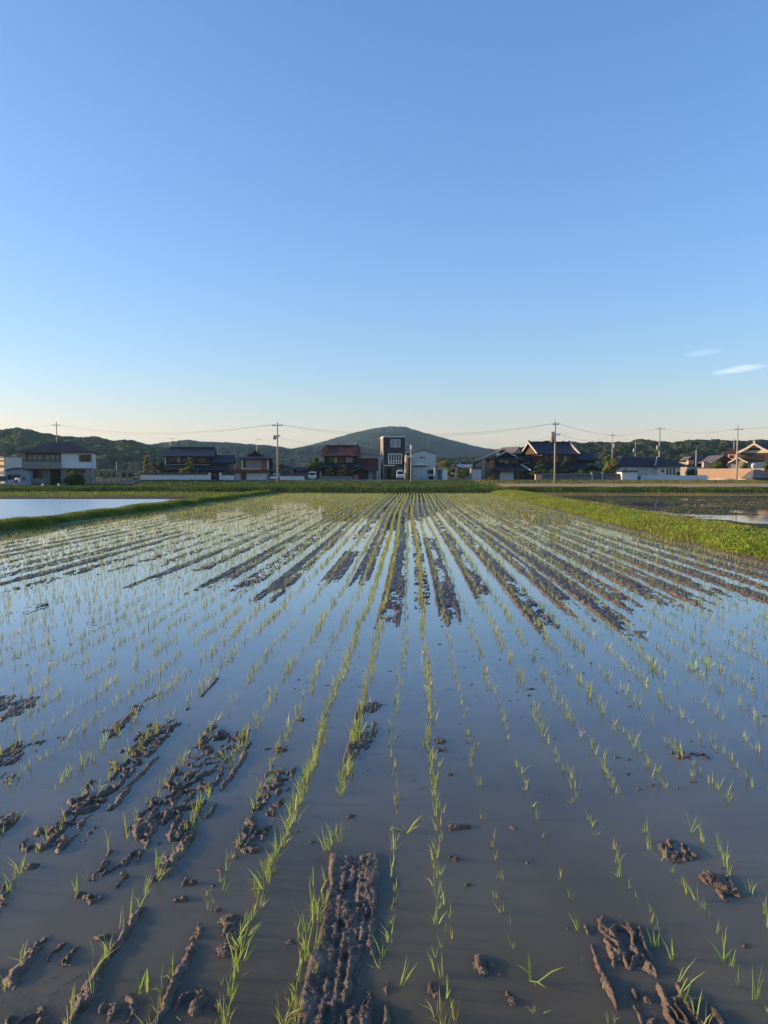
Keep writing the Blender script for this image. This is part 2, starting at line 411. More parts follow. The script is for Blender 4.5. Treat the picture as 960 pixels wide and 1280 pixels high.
sun.rotation_euler = (-sd).to_track_quat('-Z', 'Y').to_euler(); sun.location = (-60, 0, 60)
S.view_settings.view_transform = 'Standard'; S.view_settings.look = 'None'; S.view_settings.gamma = 1
S.view_settings.use_curve_mapping = False; S.view_settings.exposure = EXPO
S.cycles.use_denoising = True; S.cycles.max_bounces = 8; S.cycles.transparent_max_bounces = 12
S.cycles.sample_clamp_indirect = 4; S.cycles.volume_bounces = 0

# ------------------------------------------------------------------ the flooded paddy
XL, XRr = -13.9, 8.0                      # field limits across the rows
YF = 77.0                                 # far edge of the field
def wob(s):                               # the transplanter did not drive perfectly straight
    return .05*np.sin(s/9.0+.6)*sst(5, 16, s)+.09*np.sin(s/17.0+2.2)*sst(18, 40, s)
# strips of bare mud between rows: (x0, x1, s_near, s_far, height, style)
ST = []
def near(x0, x1, y_near, y_far, h, style):
    h += {'ridge': .012, 'clod': .010, 'track': .004}[style] if y_near > 850 else 0
    pxm = 515
    ext = 1.3 if y_near < 800 else 0
    ST.append((x0, x1, RS(pxm, y_near)-ext if y_near < 1290 else 2.2, RS(pxm, y_far), h, style))
near(-.41, -.155, 1300, 1064, .016, 'track')
near(-.105, -.055, 1300, 1200, .016, 'ridge')
near(-.98, -.89, 1300, 1140, .018, 'ridge'); near(-.87, -.76, 1300, 1232, .012, 'clod')
near(-1.30, -1.20, 1300, 1130, .014, 'ridge'); near(-1.50, -1.33, 1300, 1258, .012, 'clod')
near(-1.62, -1.52, 1265, 1170, .012, 'ridge'); near(-1.50, -1.36, 1225, 1175, .010, 'clod')
near(-1.60, -1.40, 1145, 1060, .016, 'clod'); near(-1.30, -1.18, 1120, 1040, .012, 'ridge')
near(-2.10, -1.85, 1088, 905, .015, 'clod'); near(-1.83, -1.75, 1075, 940, .012, 'ridge')
near(-1.60, -1.24, 1062, 910, .015, 'clod'); near(-1.22, -1.16, 1040, 930, .010, 'ridge')
near(-2.06, -1.85, 1180, 1105, .012, 'clod'); near(-2.45, -2.28, 1120, 1020, .010, 'clod')
near(-2.95, -2.60, 992, 925, .008, 'track'); near(-3.7, -3.25, 920, 876, .006, 'track')
near(-2.42, -2.25, 925, 862, .010, 'ridge'); near(-1.95, -1.85, 900, 850, .008, 'ridge')
near(-.47, -.27, 952, 876, .010, 'track'); near(-.96, -.78, 1075, 955, .009, 'clod'); near(-.86, -.74, 1200, 1140, .006, 'clod')
near(.83, 1.12, 1300, 1216, .022, 'clod'); near(.735, .785, 1275, 1142, .018, 'ridge')
near(.84, .88, 1300, 1226, .020, 'ridge'); near(.93, .97, 1300, 1220, .020, 'ridge'); near(1.02, 1.06, 1300, 1226, .016, 'ridge')
near(.82, .98, 1224, 1134, .014, 'clod'); near(-1.17, -1.03, 1300, 1250, .012, 'clod'); near(-1.75, -1.66, 1300, 1205, .012, 'ridge'); near(-1.12, -1.05, 1160, 1085, .008, 'clod')
near(-1.52, -1.32, 1300, 1262, .016, 'clod'); near(-.98, -.90, 1130, 1060, .006, 'clod'); near(-2.2, -2.12, 1300, 1080, .008, 'ridge')
near(.86, .90, 1222, 1140, .014, 'ridge'); near(.95, 1.02, 1200, 1135, .010, 'ridge')
near(1.32, 1.58, 1088, 1042, .010, 'clod'); near(1.46, 1.58, 1132, 1082, .013, 'clod')
near(1.08, 1.14, 1300, 1215, .013, 'ridge'); near(1.33, 1.38, 1300, 1235, .013, 'ridge')
near(1.85, 2.2, 948, 926, .003, 'clod'); near(2.7, 3.3, 940, 915, .002, 'clod'); near(.18, .26, 945, 915, .003, 'clod')
for (x0, x1, yn, yf, h, stl) in [(-.50, -.20, 775, 618, .020, 'track'), (0.02, .24, 768, 640, .013, 'clod'), (.36, .66, 776, 672, .016, 'track'),
        (.30, .55, 655, 618, .014, 'track'), (.98, 1.26, 746, 618, .017, 'track'), (1.58, 1.86, 788, 618, .018, 'track'), (2.18, 2.48, 768, 618, .016, 'track'),
        (2.62, 2.92, 788, 618, .020, 'track'), (-1.16, -.86, 730, 618, .015, 'track'), (-1.72, -1.40, 730, 690, .014, 'track'), (-1.80, -1.44, 676, 618, .014, 'track'),
        (-2.55, -2.22, 754, 618, .017, 'track'), (-3.20, -2.85, 744, 618, .015, 'clod'), (-3.8, -3.45, 738, 618, .015, 'track'), (-5.75, -5.5, 778, 756, .006, 'ridge')]:
    near(x0-.02, x1+.03, yn, yf, h+.006, stl)
rr = random.Random(5)
x = -4.4
while x > XL+.5:
    s0 = rr.uniform(11.0, 14.5); near_y = 0
    while s0 < 76:
        ln_ = rr.uniform(10, 34); ST.append((x-.13-rr.random()*.05, x+.12, s0, min(77, s0+ln_), rr.uniform(.018, .027), rr.choice(['track', 'track', 'clod'])))
        s0 += ln_+rr.uniform(.5, 5)
    x -= rr.uniform(.55, .66)
x = 3.3
while x < XRr-.1:
    s0 = rr.uniform(9.0, 11.6)
    while s0 < 76:
        ln_ = rr.uniform(12, 40); ST.append((x-.17-rr.random()*.06, x+.17, s0, min(77, s0+ln_), rr.uniform(.018, .028), rr.choice(['track', 'clod', 'track'])))
        s0 += ln_+rr.uniform(.3, 4)
    x += rr.uniform(.52, .64)

def mud_height(x0, s):
    base = -.040+.012*fbm(x0*1.1, s*.5, 3, 3)+.005*fbm(x0*9, s*7, 21, 3)
    out = base.copy()
    far = sst(10, 26, s)
    for i, (xa, xb, sa, sb, h, stl) in enumerate(ST):
        sel = (x0-wob(s) > xa-.16) & (x0-wob(s) < xb+.12) & (s > sa-.6) & (s < sb+.6)
        if not sel.any(): continue
        X = x0[sel]-wob(s[sel]); Sg = s[sel]; fr = far[sel]
        e = .022*fbm(Sg*5.0, Sg*0+i*3.7, 31+i, 3)+.045*fr*fbm(Sg*1.3, Sg*0+i*2.1, 33+i, 3)
        e2 = .022*fbm(Sg*5.0, Sg*0+i*5.7, 35+i, 3)+.05*fr*fbm(Sg*1.1, Sg*0+i*4.3, 37+i, 3)
        en = .25*fbm(X*14, Sg*0+i, 77+i, 2)*np.clip(sa/6, .3, 2.5)
        ww = .028 if stl != 'ridge' else .02
        mx = sst(xa-ww, xa+ww*.5, X+e)*(1-sst(xb-ww*.5, xb+ww, X+e2))
        ms = sst(sa-.05, sa+.12, Sg+en)*(1-sst(sb-.12, sb+.05, Sg+en))
        m = mx*ms
        detail = 1-.55*fr
        if stl == 'track':
            t = h+detail*(.0055*np.cos((X-xa)*2*math.pi/.040+1.2*fbm(Sg*4, X*6, i, 2))*(.5+.8*vn(X*7, Sg*4, 9))+.009*(1-np.abs(fbm(X*30, Sg*18, 13+i, 3))*2.4)*(.6+.4*sst(xa, xb, X))+.013*fbm(X*10, Sg*7, 15+i, 3)-.008)+.004*vn(X*75, Sg*60, 17)
            t += .018*np.exp(-((X-xa-.016)/.016)**2)*(.8+.5*vn(Sg*7, X*0, 18))*(1-.5*fr)          # raised lip on the left side
            gap = sst(.0, .22, fbm(X*6+i, Sg*(2.4-1.2*fr), 41+i, 4))*(X > (xa+xb)/2-.04)
            t -= gap*(.022-.004*fr)
            t = t-.012*fr*sst(.0, .35, fbm(X*13, Sg*1.1, 59+i, 4))
        elif stl == 'ridge':
            mid = (xa+xb)/2+.016*vn(Sg*4, Sg*0, 61+i)+.007*vn(Sg*13, X*10, 62+i)
            r1 = 1-np.abs(fbm(X*26, Sg*13, 63+i, 3))*2.4
            gw = (X-mid)/((xb-xa)*(.42+.22*vn(Sg*6, Sg*0, 60+i)))
            t = (h+.024)*(.62*np.exp(-gw**2)+.38*np.exp(-(gw/2.3)**2))-.030+.016*r1*(.6+.4*vn(Sg*7, X*5, 64))-.006+.006*vn(X*70, Sg*55, 65)
            t -= .020*sst(.18, .5, vn(Sg*2.6, Sg*0+i, 67+i))
        else:
            wx = X+.03*fbm(X*9, Sg*7, 5+i, 2); wy = Sg+.05*fbm(X*8, Sg*6, 6+i, 2)
            r1 = 1-np.abs(fbm(wx*13, wy*6.5, 71+i, 3))*2.6
            r2 = 1-np.abs(fbm(wx*34, wy*24, 72+i, 2))*2.2
            wl, hh = worley(wx*20, wy*15, 73+i)
            lump = np.clip(1-wl*1.6, 0, 1)*hh
            t = -.021+(h+.016)*np.clip(r1, -.3, 1)+.009*np.clip(r2, -.5, 1)*(.4+.6*np.clip(r1, 0, 1))+.020*lump*sst(-.1, .4, vn(X*5, Sg*3.2, 75+i))+.010*fbm(X*3.5, Sg*2.2, 74, 2)+.004*vn(X*70, Sg*60, 76)+.006*fr
            t -= .012*sst(.15, .5, vn(X*4+7, Sg*1.9, 79+i))
        if sa > 7:
            t = t-.008*fr+.024*(.6+.4*fr)*fbm(X*21, Sg*4.2, 83+i, 4)+.016*fbm(X*42, Sg*9, 84+i, 3)
            t -= .045*(1-sst(0, 1, (Sg-sa)/(2.2+.05*sa+2.0*fbm(X*16, Sg*0, 85+i, 2))))
        else:
            t += .006*fbm(X*48, Sg*40, 87+i, 3)
            t = np.where(t > 0, .030*np.tanh(t/.030), t)
        out[sel] = np.maximum(out[sel], base[sel]+(t-base[sel])*m)
    wl, hh = worley(x0*9.0+.4*fbm(x0*14, s*14, 93, 2), s*6.5, 95)
    crumb = (hh > .925)*(vn(x0*.8, s*.5, 97) > -.15)*(s < 13)
    out = np.maximum(out, -.022+crumb*(.034*hh)*np.clip(1-wl*(2.8+2*vn(x0*30, s*25, 98)), 0, 1))
    edge = np.minimum(x0-XL, XRr-x0)
    out += .10*(1-sst(-.25, .5, edge+.12*fbm(x0*0+3, s*.7, 91, 3)))
    return out
NX, NY = 1060, 1000
PX = np.linspace(-150, 1110, NX)
PY = np.concatenate([np.linspace(1400, 1285, 50)[:-1], np.linspace(1285, 760, 620), np.linspace(760, HORZ+F*CAMH/YF, NY-669)[1:]])
gx, gy = np.meshgrid(PX, PY); WX, WY = G(gx, gy)
x0, s = to_row(WX, WY)
Z = mud_height(x0, s)
inside = (x0 > XL-.6) & (x0 < XRr+.6)
Z = np.where(inside, Z, -.05)
me = grid_mesh('paddy_mud', WX, WY, Z)
tag(link('paddy_mud', me, M['mud']), 'wet brown mud of the paddy, ridged between the rice rows', kind='structure')

def poly_sheet(name, pts, z, m, label, kind='structure'):
    me = bpy.data.meshes.new(name); me.from_pydata([(p[0], p[1], z) for p in pts], [], [tuple(range(len(pts)))]); me.update()
    o = link(name, me, M[m] if isinstance(m, str) else m); return tag(o, label, kind=kind)
def rowpts(*a): return [to_world(*p) for p in a]
poly_sheet('paddy_water', rowpts((XL-.3, -3), (XRr+.3, -3), (XRr+.3, 77.4), (XL-.3, 77.4)), 0, 'water', 'still shallow water over the paddy, reflecting the sky')

# ------------------------------------------------------------------ ground, one sheet to the horizon
LD = 61.0; RD = 66.0
def pxof(x, y): return 480+F*x/np.maximum(y, 1)
def ground_z(x, y):
    x0, s = to_row(x, y); px = pxof(x, y)
    z = np.full(x.shape, .05)
    z = .06+.24*sst(74, 84, y)+.12*sst(88, 100, y)
    right = sst(165, 182, px)
    z = z+right*(.10*sst(95, 108, y)+.30*sst(108, 127, y))-.30*(1-right)*sst(84, 100, y)+(1-right)*.25*sst(150, 220, y)
    z = z+.9*sst(220, 420, y)
    # basins of the three paddies
    b = (x0 > XL-.5) & (x0 < XRr+.5) & (y < YF+.3); z = np.where(b, -.16, z)
    b = (x0 < -15.3) & (y < LD); z = np.where(b, -.10, z)
    b = (x0 > 10.9) & (y < RD); z = np.where(b, -.014+.08*fbm(x*.3, y*.2, 8, 4)+.03*sst(52, 64, y)+.045*(1-sst(18, 40, y)), z)
    return z
yy = np.concatenate([np.array([-60, -20, -5.]), np.linspace(0, 140, 281), np.linspace(141, 260, 70), np.geomspace(265, 6000, 60)])
uu = np.concatenate([-np.geomspace(1, .012, 90), np.linspace(-.011, .011, 3), np.geomspace(.012, 1, 90)])
gx, gy = np.meshgrid(uu, yy)
half = np.where(gy < 260, 150.0+np.maximum(gy, 0)*.4, gy*1.2)
X_ = gx*half; Z_ = ground_z(X_, gy)
tag(link('ground', grid_mesh('ground', X_, gy+0*X_, Z_), M['field']), 'flat farmland running back to the hills', kind='structure')

# ------------------------------------------------------------------ levees
def levee(name, xa, xb, s0, s1, h, label):
    ss = np.linspace(s0, s1, 300); prof = np.array([-.02, .10, .25, .5, .75, .90, 1.02]); hz = np.array([-.16, .35, .85, 1, .85, .35, -.16/h*h])
    P, Sg = np.meshgrid(prof, ss); x = xa+(xb-xa)*P+.08*fbm(Sg*.8, P*2, 5, 3)
    z = np.tile(np.where(hz > 0, hz*h, -.16), (len(ss), 1))+.05*fbm(x*2, Sg*1.5, 6, 3)
    X, Y = to_world(x, Sg)
    tag(link(name, grid_mesh(name, X, Y, z), M['soil']), label, kind='structure')
levee('levee', -15.35, XL+.1, 3, 77, .24, 'narrow earth levee on the left of the paddy')
levee('levee', XRr-.25, 11.0, 3, 77, .26, 'broad weedy levee on the right of the paddy')
# far bank across the end of the field
uu = np.linspace(-90, 90, 700); prof = np.linspace(0, 1, 10)
P, U = np.meshgrid(prof, uu)
yl = YF+.2*fbm(U*.6, U*0, 9, 3)+P*3.6+0.6
z = -.15+.60*np.sin(np.clip(P*1.25, 0, 1)*math.pi/2)**.7+.06*fbm(U*.9, P*3, 10, 3)-.10*sst(.8, 1, P)
tag(link('levee', grid_mesh('levee', U, yl, z), M['soil']), 'grassy bank closing the far end of the paddy', kind='structure')
# neighbouring paddies
M['water2'] = water_mat('side_paddy_water', (.10, .085, .06), .35, .5, .04)
M['water3'] = water_mat('rippled_paddy_water', (.13, .12, .10), .12, 1.0, .22, .016)
poly_sheet('paddy_water', [to_world(-15.2, 3), to_world(-15.2, 57), (-13.5, 57.0), (-17, LD), (-120, LD), (-120, 3)], -.005, 'water3', 'bright flooded paddy beyond the left levee')
poly_sheet('paddy_water', [to_world(10.85, 3), (120, 3), (120, RD), to_world(10.85, RD)], -.012, 'water2', 'flooded stubbly paddy beyond the right levee')
# track behind the bank and the village road
def strip_sheet(name, m, xa, xb, ya, yb, z, n, label, wv=.0):
    U, P = np.meshgrid(np.linspace(xa, xb, n), np.linspace(0, 1, 4)); Y = ya+(yb-ya)*P+wv*fbm(U*.1, U*0, 4, 2)
    tag(link(name, grid_mesh(name, U, Y, z(U, Y)), M[m]), label, kind='structure')
strip_sheet('path', 'tar', -34, 13.4, 84.5, 87.6, lambda u, y: ground_z(u, y)*0+.42+.01*fbm(u*.4, y, 2, 2), 120, 'narrow grey farm track behind the bank')
strip_sheet('path', 'dirt', 13.3, 46, 82.0, 93.0, lambda u, y: ground_z(u, y)*0+.46+(y-82)*.030+.03*fbm(u*.3, y*.3, 2, 2), 120, 'sunlit strip of bare tan dirt at the right', .5)
b = MB().box(-44, 90, 128, 134, .55, .86); rd = b.build('road', 'tar'); tag(rd, 'village road in front of the houses', kind='structure')
kb = MB().box(-44, 60, 127.7, 127.98, .5, .98).build('kerb', 'conc'); tag(kb, 'pale concrete kerb along the village road', kind='structure')

# ------------------------------------------------------------------ blades (grass, rice) as real leaf geometry
def blades(P, hgt, wid, lean, n_per, seed, spread, seg=2, bend=.5, upward=1.0):
    """P (N,3) roots -> verts, quads, tris of n_per curved leaf blades each"""
    g = np.random.default_rng(seed); N = len(P)*n_per
    base = np.repeat(P, n_per, 0).copy(); hh = np.repeat(hgt, n_per)*g.uniform(.55, 1.1, N)
    az = g.uniform(0, 2*np.pi, N); le = np.abs(g.normal(0, lean, N))
    base[:, 0] += g.normal(0, spread, N); base[:, 1] += g.normal(0, spread, N)
    dx, dy = np.cos(az), np.sin(az); ta = g.uniform(0, np.pi, N); tx, ty = np.cos(ta), np.sin(ta)
    ww = wid*g.uniform(.7, 1.3, N)
    def pt(t, le2): return base+np.stack([dx*hh*np.sin(le2)*t, dy*hh*np.sin(le2)*t, hh*np.cos(le2)*t], 1)
    side = np.stack([tx*ww/2, ty*ww/2, 0*ww], 1)
    mid = pt(.55, le); tip = mid+np.stack([dx*hh*np.sin(np.minimum(le+bend*le+.05, 2.0))*.5, dy*hh*np.sin(np.minimum(le+bend*le+.05, 2.0))*.5, hh*np.cos(np.minimum(le+bend*le+.05, 2.0))*.5], 1)
    V = np.stack([base-side*.8, base+side*.8, mid+side, mid-side, tip], 1).reshape(-1, 3)
    i = np.arange(N)*5
    return V, np.stack([i, i+1, i+2, i+3], 1), np.stack([i+3, i+2, i+4], 1)
def blade_obj(name, P, hgt, wid, lean, n_per, seed, spread, m, label, kind='stuff', bend=.6):
    V, q, t = blades(np.asarray(P, float), np.asarray(hgt, float), wid, lean, n_per, seed, spread, bend=bend)
    return tag(link(name, mesh_np(name, V, q, t, True), M[m]), label, kind=kind)

# rice rows -------------------------------------------------------------
row_info = [   # x across the rows, how close together the seedlings stand, height, where
    (-1.98, .10, .13, 'beside the lumpy mud strip at far left'),
    (-1.60, .12, .12, 'in the row between two lumpy left strips'),
    (-1.25, .075, .13, 'growing out of the long left mud ridge'),
    (-.955, .085, .13, 'along the narrow mud ridge at bottom left'),
    (-.70, .030, .14, 'in the dense row second left of the grooved mud bed'),
    (-.435, .030, .14, 'in the dense row touching the grooved mud bed'),
    (-.125, .15, .11, 'in the thin row right beside the grooved mud bed'),
    (.135, .06, .13, 'in the clumpy open-water row right of the mud bed'),
    (.435, .16, .10, 'in the very sparse row through open water'),
    (.735, .17, .11, 'in the sparse row leading to the broken right ridge'),
    (1.04, .10, .13, 'in the row between broken ridges and right clods'),
    (1.31, .10, .13, 'in the row passing the sunlit right clods'),
    (1.62, .10, .14, 'in the row just beyond the sunlit right clods'),
    (1.92, .10, .14, 'in the outermost row at the right edge')]
rows = [(a, b, c, d) for a, b, c, d in row_info]
x = -2.28
while x > XL+.35: rows.append((x, .105, .135, None)); x -= .30
x = 2.22
while x < XRr-.3: rows.append((x, .12, .135, None)); x += .30
Pn, Pf = [], []
for k, (xr, sp, h, where) in enumerate(rows):
    g = np.random.default_rng(100+k); s_ = 2.55
    while s_ < 76.6:
        loc = sp*(1 if s_ < 7 else .5+.4*min(1, sp/.12)) if sp > .06 else (sp if s_ < 6.0 else .066)
        if s_ > 12 and sp > .06: loc = .12+.02*g.random()
        s_ += loc*(.45+1.1*g.random())
        if g.random() < (.09 if sp > .06 else .015) and s_ < 12: s_ += g.uniform(.1, .45)
        jit = .018 if s_ < 12 else .022
        xx = xr+float(wob(np.array(s_)))+g.normal(0, jit)+.03*float(vn(np.array([s_*.9]), np.array([k*2.3]), 55)[0])
        X, Y = to_world(xx, s_)
        Pn.append((X, Y, xr, s_, (h if s_ < 6.5 else min(h, .14))*(.7+.5*g.random()), k))
A = np.array(Pn)
pxs = pxof(A[:, 0], A[:, 1]*math.cos(PITCH)+2*math.sin(PITCH))
vis = (pxs > 0) & (pxs < 960) & (A[:, 3] > 2.78)
dist = np.where(vis, np.hypot(A[:, 0], A[:, 1])/A[:, 4]*.13, 1e9)
order = np.argsort(dist)[:300]
rest = np.ones(len(A), bool); rest[order] = False
zr = mud_height(A[:, 2]+wob(A[:, 3]), A[:, 3]); A3 = np.maximum(zr, -.02)-.004
# a dozen different seedlings, shared between the individuals
variants = []
for v in range(16):
    g = np.random.default_rng(500+v); n = int(g.integers(3, 6))
    V, q, t = blades(np.zeros((1, 3)), np.array([1.0]), .033, .22 if v % 4 else .5, n, 520+v, .05, bend=.8 if v % 3 else 1.6)
    if v % 5 == 2:
        V2, q2, t2 = blades(np.zeros((1, 3)), np.array([1.25]), .028, 1.15, 1, 560+v, .03, bend=.35)
        q = np.concatenate([q, q2+len(V)]); t = np.concatenate([t, t2+len(V)]); V = np.concatenate([V, V2])
    me = mesh_np('rice_seedling', V, q, t, True); me.materials.append(M['rice']); variants.append(me)
for i in order:
    k = int(A[i, 5]); o = bpy.data.objects.new('rice_seedling', variants[random.randrange(16)]); COL.objects.link(o)
    o.location = (A[i, 0], A[i, 1], A3[i]); o.rotation_euler = (random.gauss(0, .17), random.gauss(0, .17), random.uniform(0, 6.28))
    hh = A[i, 4]*random.choice((.65, .8, .92, 1.05)); o.scale = (hh*random.uniform(.9, 1.15), hh*random.uniform(.9, 1.15), hh)
    wh = rows[k][3] or ('in thin rows of the left foreground water' if rows[k][0] < 0 else 'in rows at the far right foreground')
    tag(o, 'young green rice seedling '+wh, 'rice seedling', 'rice seedlings '+wh)
rm = np.where(rest)[0]; rmid = rm[A[rm, 3] < 16]; rfar = rm[A[rm, 3] >= 16]
def pts(ix): return np.stack([A[ix, 0], A[ix, 1], A3[ix]], 1)
blade_obj('rice_seedlings', pts(rmid), A[rmid, 4]*.92, .0048, .28, 5, 71, .009, 'ricefar', 'rows of young rice standing in the middle of the paddy')
blade_obj('rice_seedlings', pts(rfar), A[rfar, 4], .0075, .24, 4, 72, .014, 'ricefar', 'far rows of young rice thinning into a green carpet')
# a few torn leaves and pulled-up seedlings lying on the water
for (px, py, lab) in [(815, 836, 'uprooted yellow-green tuft floating on the right, leftmost of three'), (868, 838, 'uprooted pale tuft floating on the right, middle of three'),
                      (884, 834, 'uprooted bright green tuft floating on the right, rightmost of three'), (510, 1041, 'single rice seedling lying flat on the water in the centre'),
                      (905, 1202, 'flattened rice seedling spread on the water at the lower right'), (665, 1225, 'bent rice seedling with long leaves sprawled across the bottom of the water'),
                      (175, 1240, 'long bent rice leaf arching over the water at the bottom left')]:
    X, Y = G(px, py); n = 9 if py < 900 else 5
    V, q, t = blades(np.zeros((1, 3)), np.array([.16 if py < 900 else .15]), .010, 1.15, n, int(px), .012, bend=.3)
    V[:, 2] = np.maximum(V[:, 2], .002)
    o = link('rice_seedling', mesh_np('rice_seedling', V, q, t), M['rice']); o.location = (float(X), float(Y), .001); tag(o, lab, 'rice seedling', 'loose rice seedlings on the water')

g = np.random.default_rng(61); n_ = 1100
px_ = g.uniform(-60, 1020, n_); py_ = 690+590*g.random(n_)**.8; X, Y = G(px_, py_); cl_ = vn(X*.9, Y*.5, 63) > -.1; X, Y = X[cl_], Y[cl_]; n_ = len(X)
a_ = g.normal(1.45, .7, n_); l_ = g.uniform(.006, .035, n_)*(1+g.random(n_)**4*1.2); dx_, dy_ = np.cos(a_)*l_, np.sin(a_)*l_; wx_, wy_ = -np.sin(a_)*.0014, np.cos(a_)*.0014
V = np.stack([np.stack([X-dx_-wx_, Y-dy_-wy_, 0*X+.0012], 1), np.stack([X-dx_+wx_, Y-dy_+wy_, 0*X+.0030], 1), np.stack([X+dx_+wx_, Y+dy_+wy_, 0*X+.0036], 1), np.stack([X+dx_-wx_, Y+dy_-wy_, 0*X+.0012], 1)], 1).reshape(-1, 3)
i = np.arange(n_)*4; M['straw'] = mat('old_straw', (.13, .10, .05), .8, .2, col2=(.33, .27, .14), vscale=3)
tag(link('straw_litter', mesh_np('straw_litter', V, np.stack([i, i+1, i+2, i+3], 1)), M['straw']), 'bits of straw and torn leaf drifting on the paddy water', kind='stuff')

# clods -----------------------------------------------------------------
def clod(px, py, r, lab, sx=1.0, sy=1.0, n=3):
    X, Y = G(px, py); rs = np.random.default_rng(int(px*7+py)); VV, FF = [], []
    for j in range(n):
        import bmesh
        bm = bmesh.new(); bmesh.ops.create_icosphere(bm, subdivisions=4, radius=1)
        o_ = rs.normal(0, .55, 3); rr_ = r*rs.uniform(.55, .95) if j else r
        of = Vector((o_[0]*r*sx, o_[1]*r*sy, abs(o_[2])*r*.15)) if j else Vector((0, 0, 0))
        b0 = len(VV)
        for v in bm.verts:
            c = v.co.copy(); d = 1+.42*mnoise.noise(c*1.4+Vector((j*5+px, py, 0)))+.25*mnoise.noise(c*3.4+Vector((py, j, px)))+.12*mnoise.noise(c*8)
            c = c*d*rr_; VV.append((c.x*sx+of.x, c.y*sy+of.y, c.z*.62+of.z+r*.12))
        FF += [tuple(v.index+b0 for v in f.verts) for f in bm.faces]; bm.free()
    me = bpy.data.meshes.new('mud_clod'); me.from_pydata(VV, [], FF); me.update(); me.polygons.foreach_set('use_smooth', [True]*len(me.polygons))
    o = link('mud_clod', me, M['mud']); o.location = (float(X), float(Y), -r*.22); tag(o, lab, 'mud clod', 'clods of mud breaking the water')
for a in [(600, 1206, .034, 'large upright mud clod alone in open water at the bottom centre', .8, 1.3, 4), (544, 1240, .022, 'slim leaning mud clod at the bottom left of the large upright one', .7, 1.9, 3),
          (641, 1252, .020, 'small mud clod at the bottom right of the large upright one', 1, 1.2, 2), (570, 1074, .020, 'small brown mud clod in open water just below the dark spread clod', 1, 1, 3),
          (573, 1034, .030, 'dark low spread mud clod farthest up the middle of the water', 1.5, .8, 5), (585, 1106, .014, 'tiny sunlit mud clod in open water right of the clumpy row', 1, .9, 2),
          (625, 1219, .010, 'crumb of mud right beside the large upright clod', 1, .8, 1), (289, 1150, .034, 'broad crumbly mud heap between the two left hand rows, upper of two', 1.2, 1.1, 6),
          (286, 1185, .028, 'crumbly mud heap between the two left hand rows, lower of two', 1.2, 1, 5), (272, 1138, .014, 'small mud clod at the upper left of the crumbly heap', 1.2, .8, 2),
          (272, 1259, .015, 'lone small mud clod near the bottom left dense row', 1.3, .8, 2), (128, 1172, .022, 'rounded mud clod right of the lone tall seedling at lower left', 1.5, .9, 2),
          (843, 1070, .026, 'sunlit mud clod behind the seedling on the right, left of two', 1, 1, 3), (862, 1073, .022, 'sunlit mud clod on the right beside its larger neighbour', 1, 1, 3),
          (884, 1100, .034, 'long sunlit mud lump on the right with a tail towards us', .9, 1.4, 4), (933, 1183, .014, 'small grey mud clod near the right edge', 1.1, .9, 2),
          (346, 1006, .024, 'mud clod in the gap left of the dense row, nearest of its line', 1.1, 1, 4), (348, 975, .026, 'flat mud clod left of the dense row, middle of its line', 1.2, 1, 5),
          (352, 938, .030, 'wide mud clod left of the dense row, third of its line', 1.2, 1, 5), (376, 900, .024, 'mud clod beside the dense row, farthest of its line', 1.2, 1, 4),
          (551, 926, .024, 'dark mud clod in mid water, left of the sparse row', 1.3, 1, 3), (562, 968, .018, 'small dark mud clod below the mid water clod', 1.3, 1, 2),
          (130, 1000, .024, 'mud clod on the lumpy strip at left, lowest of its chain', 1.1, 1, 3), (178, 930, .034, 'dark mud clod topping the lumpy strip at left', 1, 1, 4), (42, 1083, .026, 'mud clod at the near tip of the left lumpy strip', 1.1, 1, 3)]: clod(*a)

def leaf_cloud(centers, radii, n, size, seed, flat=.75):
    g = np.random.default_rng(seed); c = np.asarray(centers, float); r = np.asarray(radii, float)
    p = r**2/np.sum(r**2); k = g.choice(len(c), n, p=p)
    d = g.normal(0, 1, (n, 3)); d /= np.linalg.norm(d, axis=1)[:, None]; q = g.random(n)**.45
    P = c[k]+d*(r[k]*q)[:, None]*np.array([1, 1, flat])
    a = g.normal(0, 1, (n, 3)); a /= np.linalg.norm(a, axis=1)[:, None]
    b = np.cross(a, g.normal(0, 1, (n, 3))); b /= np.linalg.norm(b, axis=1)[:, None]
    s_ = size*g.uniform(.6, 1.4, n)[:, None]
    V = np.stack([P-a*s_, P+b*s_*.6, P+a*s_, P-b*s_*.6], 1).reshape(-1, 3); i = np.arange(n)*4
    return V, np.stack([i, i+1, i+2, i+3], 1)
# grass on the levees ---------------------------------------------------
def scatter(n, xa, xb, s0, s1, seed, power=1.6):
    g = np.random.default_rng(seed); u = g.random(n); s_ = s0*(s1/s0)**(u**(1/power)); x = xa+(xb-xa)*g.random(n); return x, s_
def on_levee(x, s_, xa, xb, h):
    t = (x-xa)/(xb-xa); return h*np.interp(t, [-.02, .1, .25, .5, .75, .9, 1.02], [-.3, .35, .85, 1, .85, .35, -.3])
x, s_ = scatter(48000, -15.25, -13.55, 11, 76.5, 1); X, Y = to_world(x, s_)
blade_obj('levee_grass', np.stack([X, Y, on_levee(x, s_, -15.35, -13.8, .24)-.02], 1), .15+.10*vn(X*.7, Y*.5, 2)+0*X, .012, .45, 4, 3, .05, 'grass', 'short green grass on the left levee')
x, s_ = scatter(60000, 7.85, 10.9, 11, 76.5, 4, 1.3); X, Y = to_world(x, s_)
xe = 7.9+.35*fbm(s_*.5, s_*0, 12, 3); keep = x > xe; x, s_, X, Y = x[keep], s_[keep], X[keep], Y[keep]
cl = np.clip(.5+.9*fbm(X*1.1, Y*.8, 14, 3), .05, 1.3)
PZ = on_levee(x, s_, 7.75, 11.0, .26)
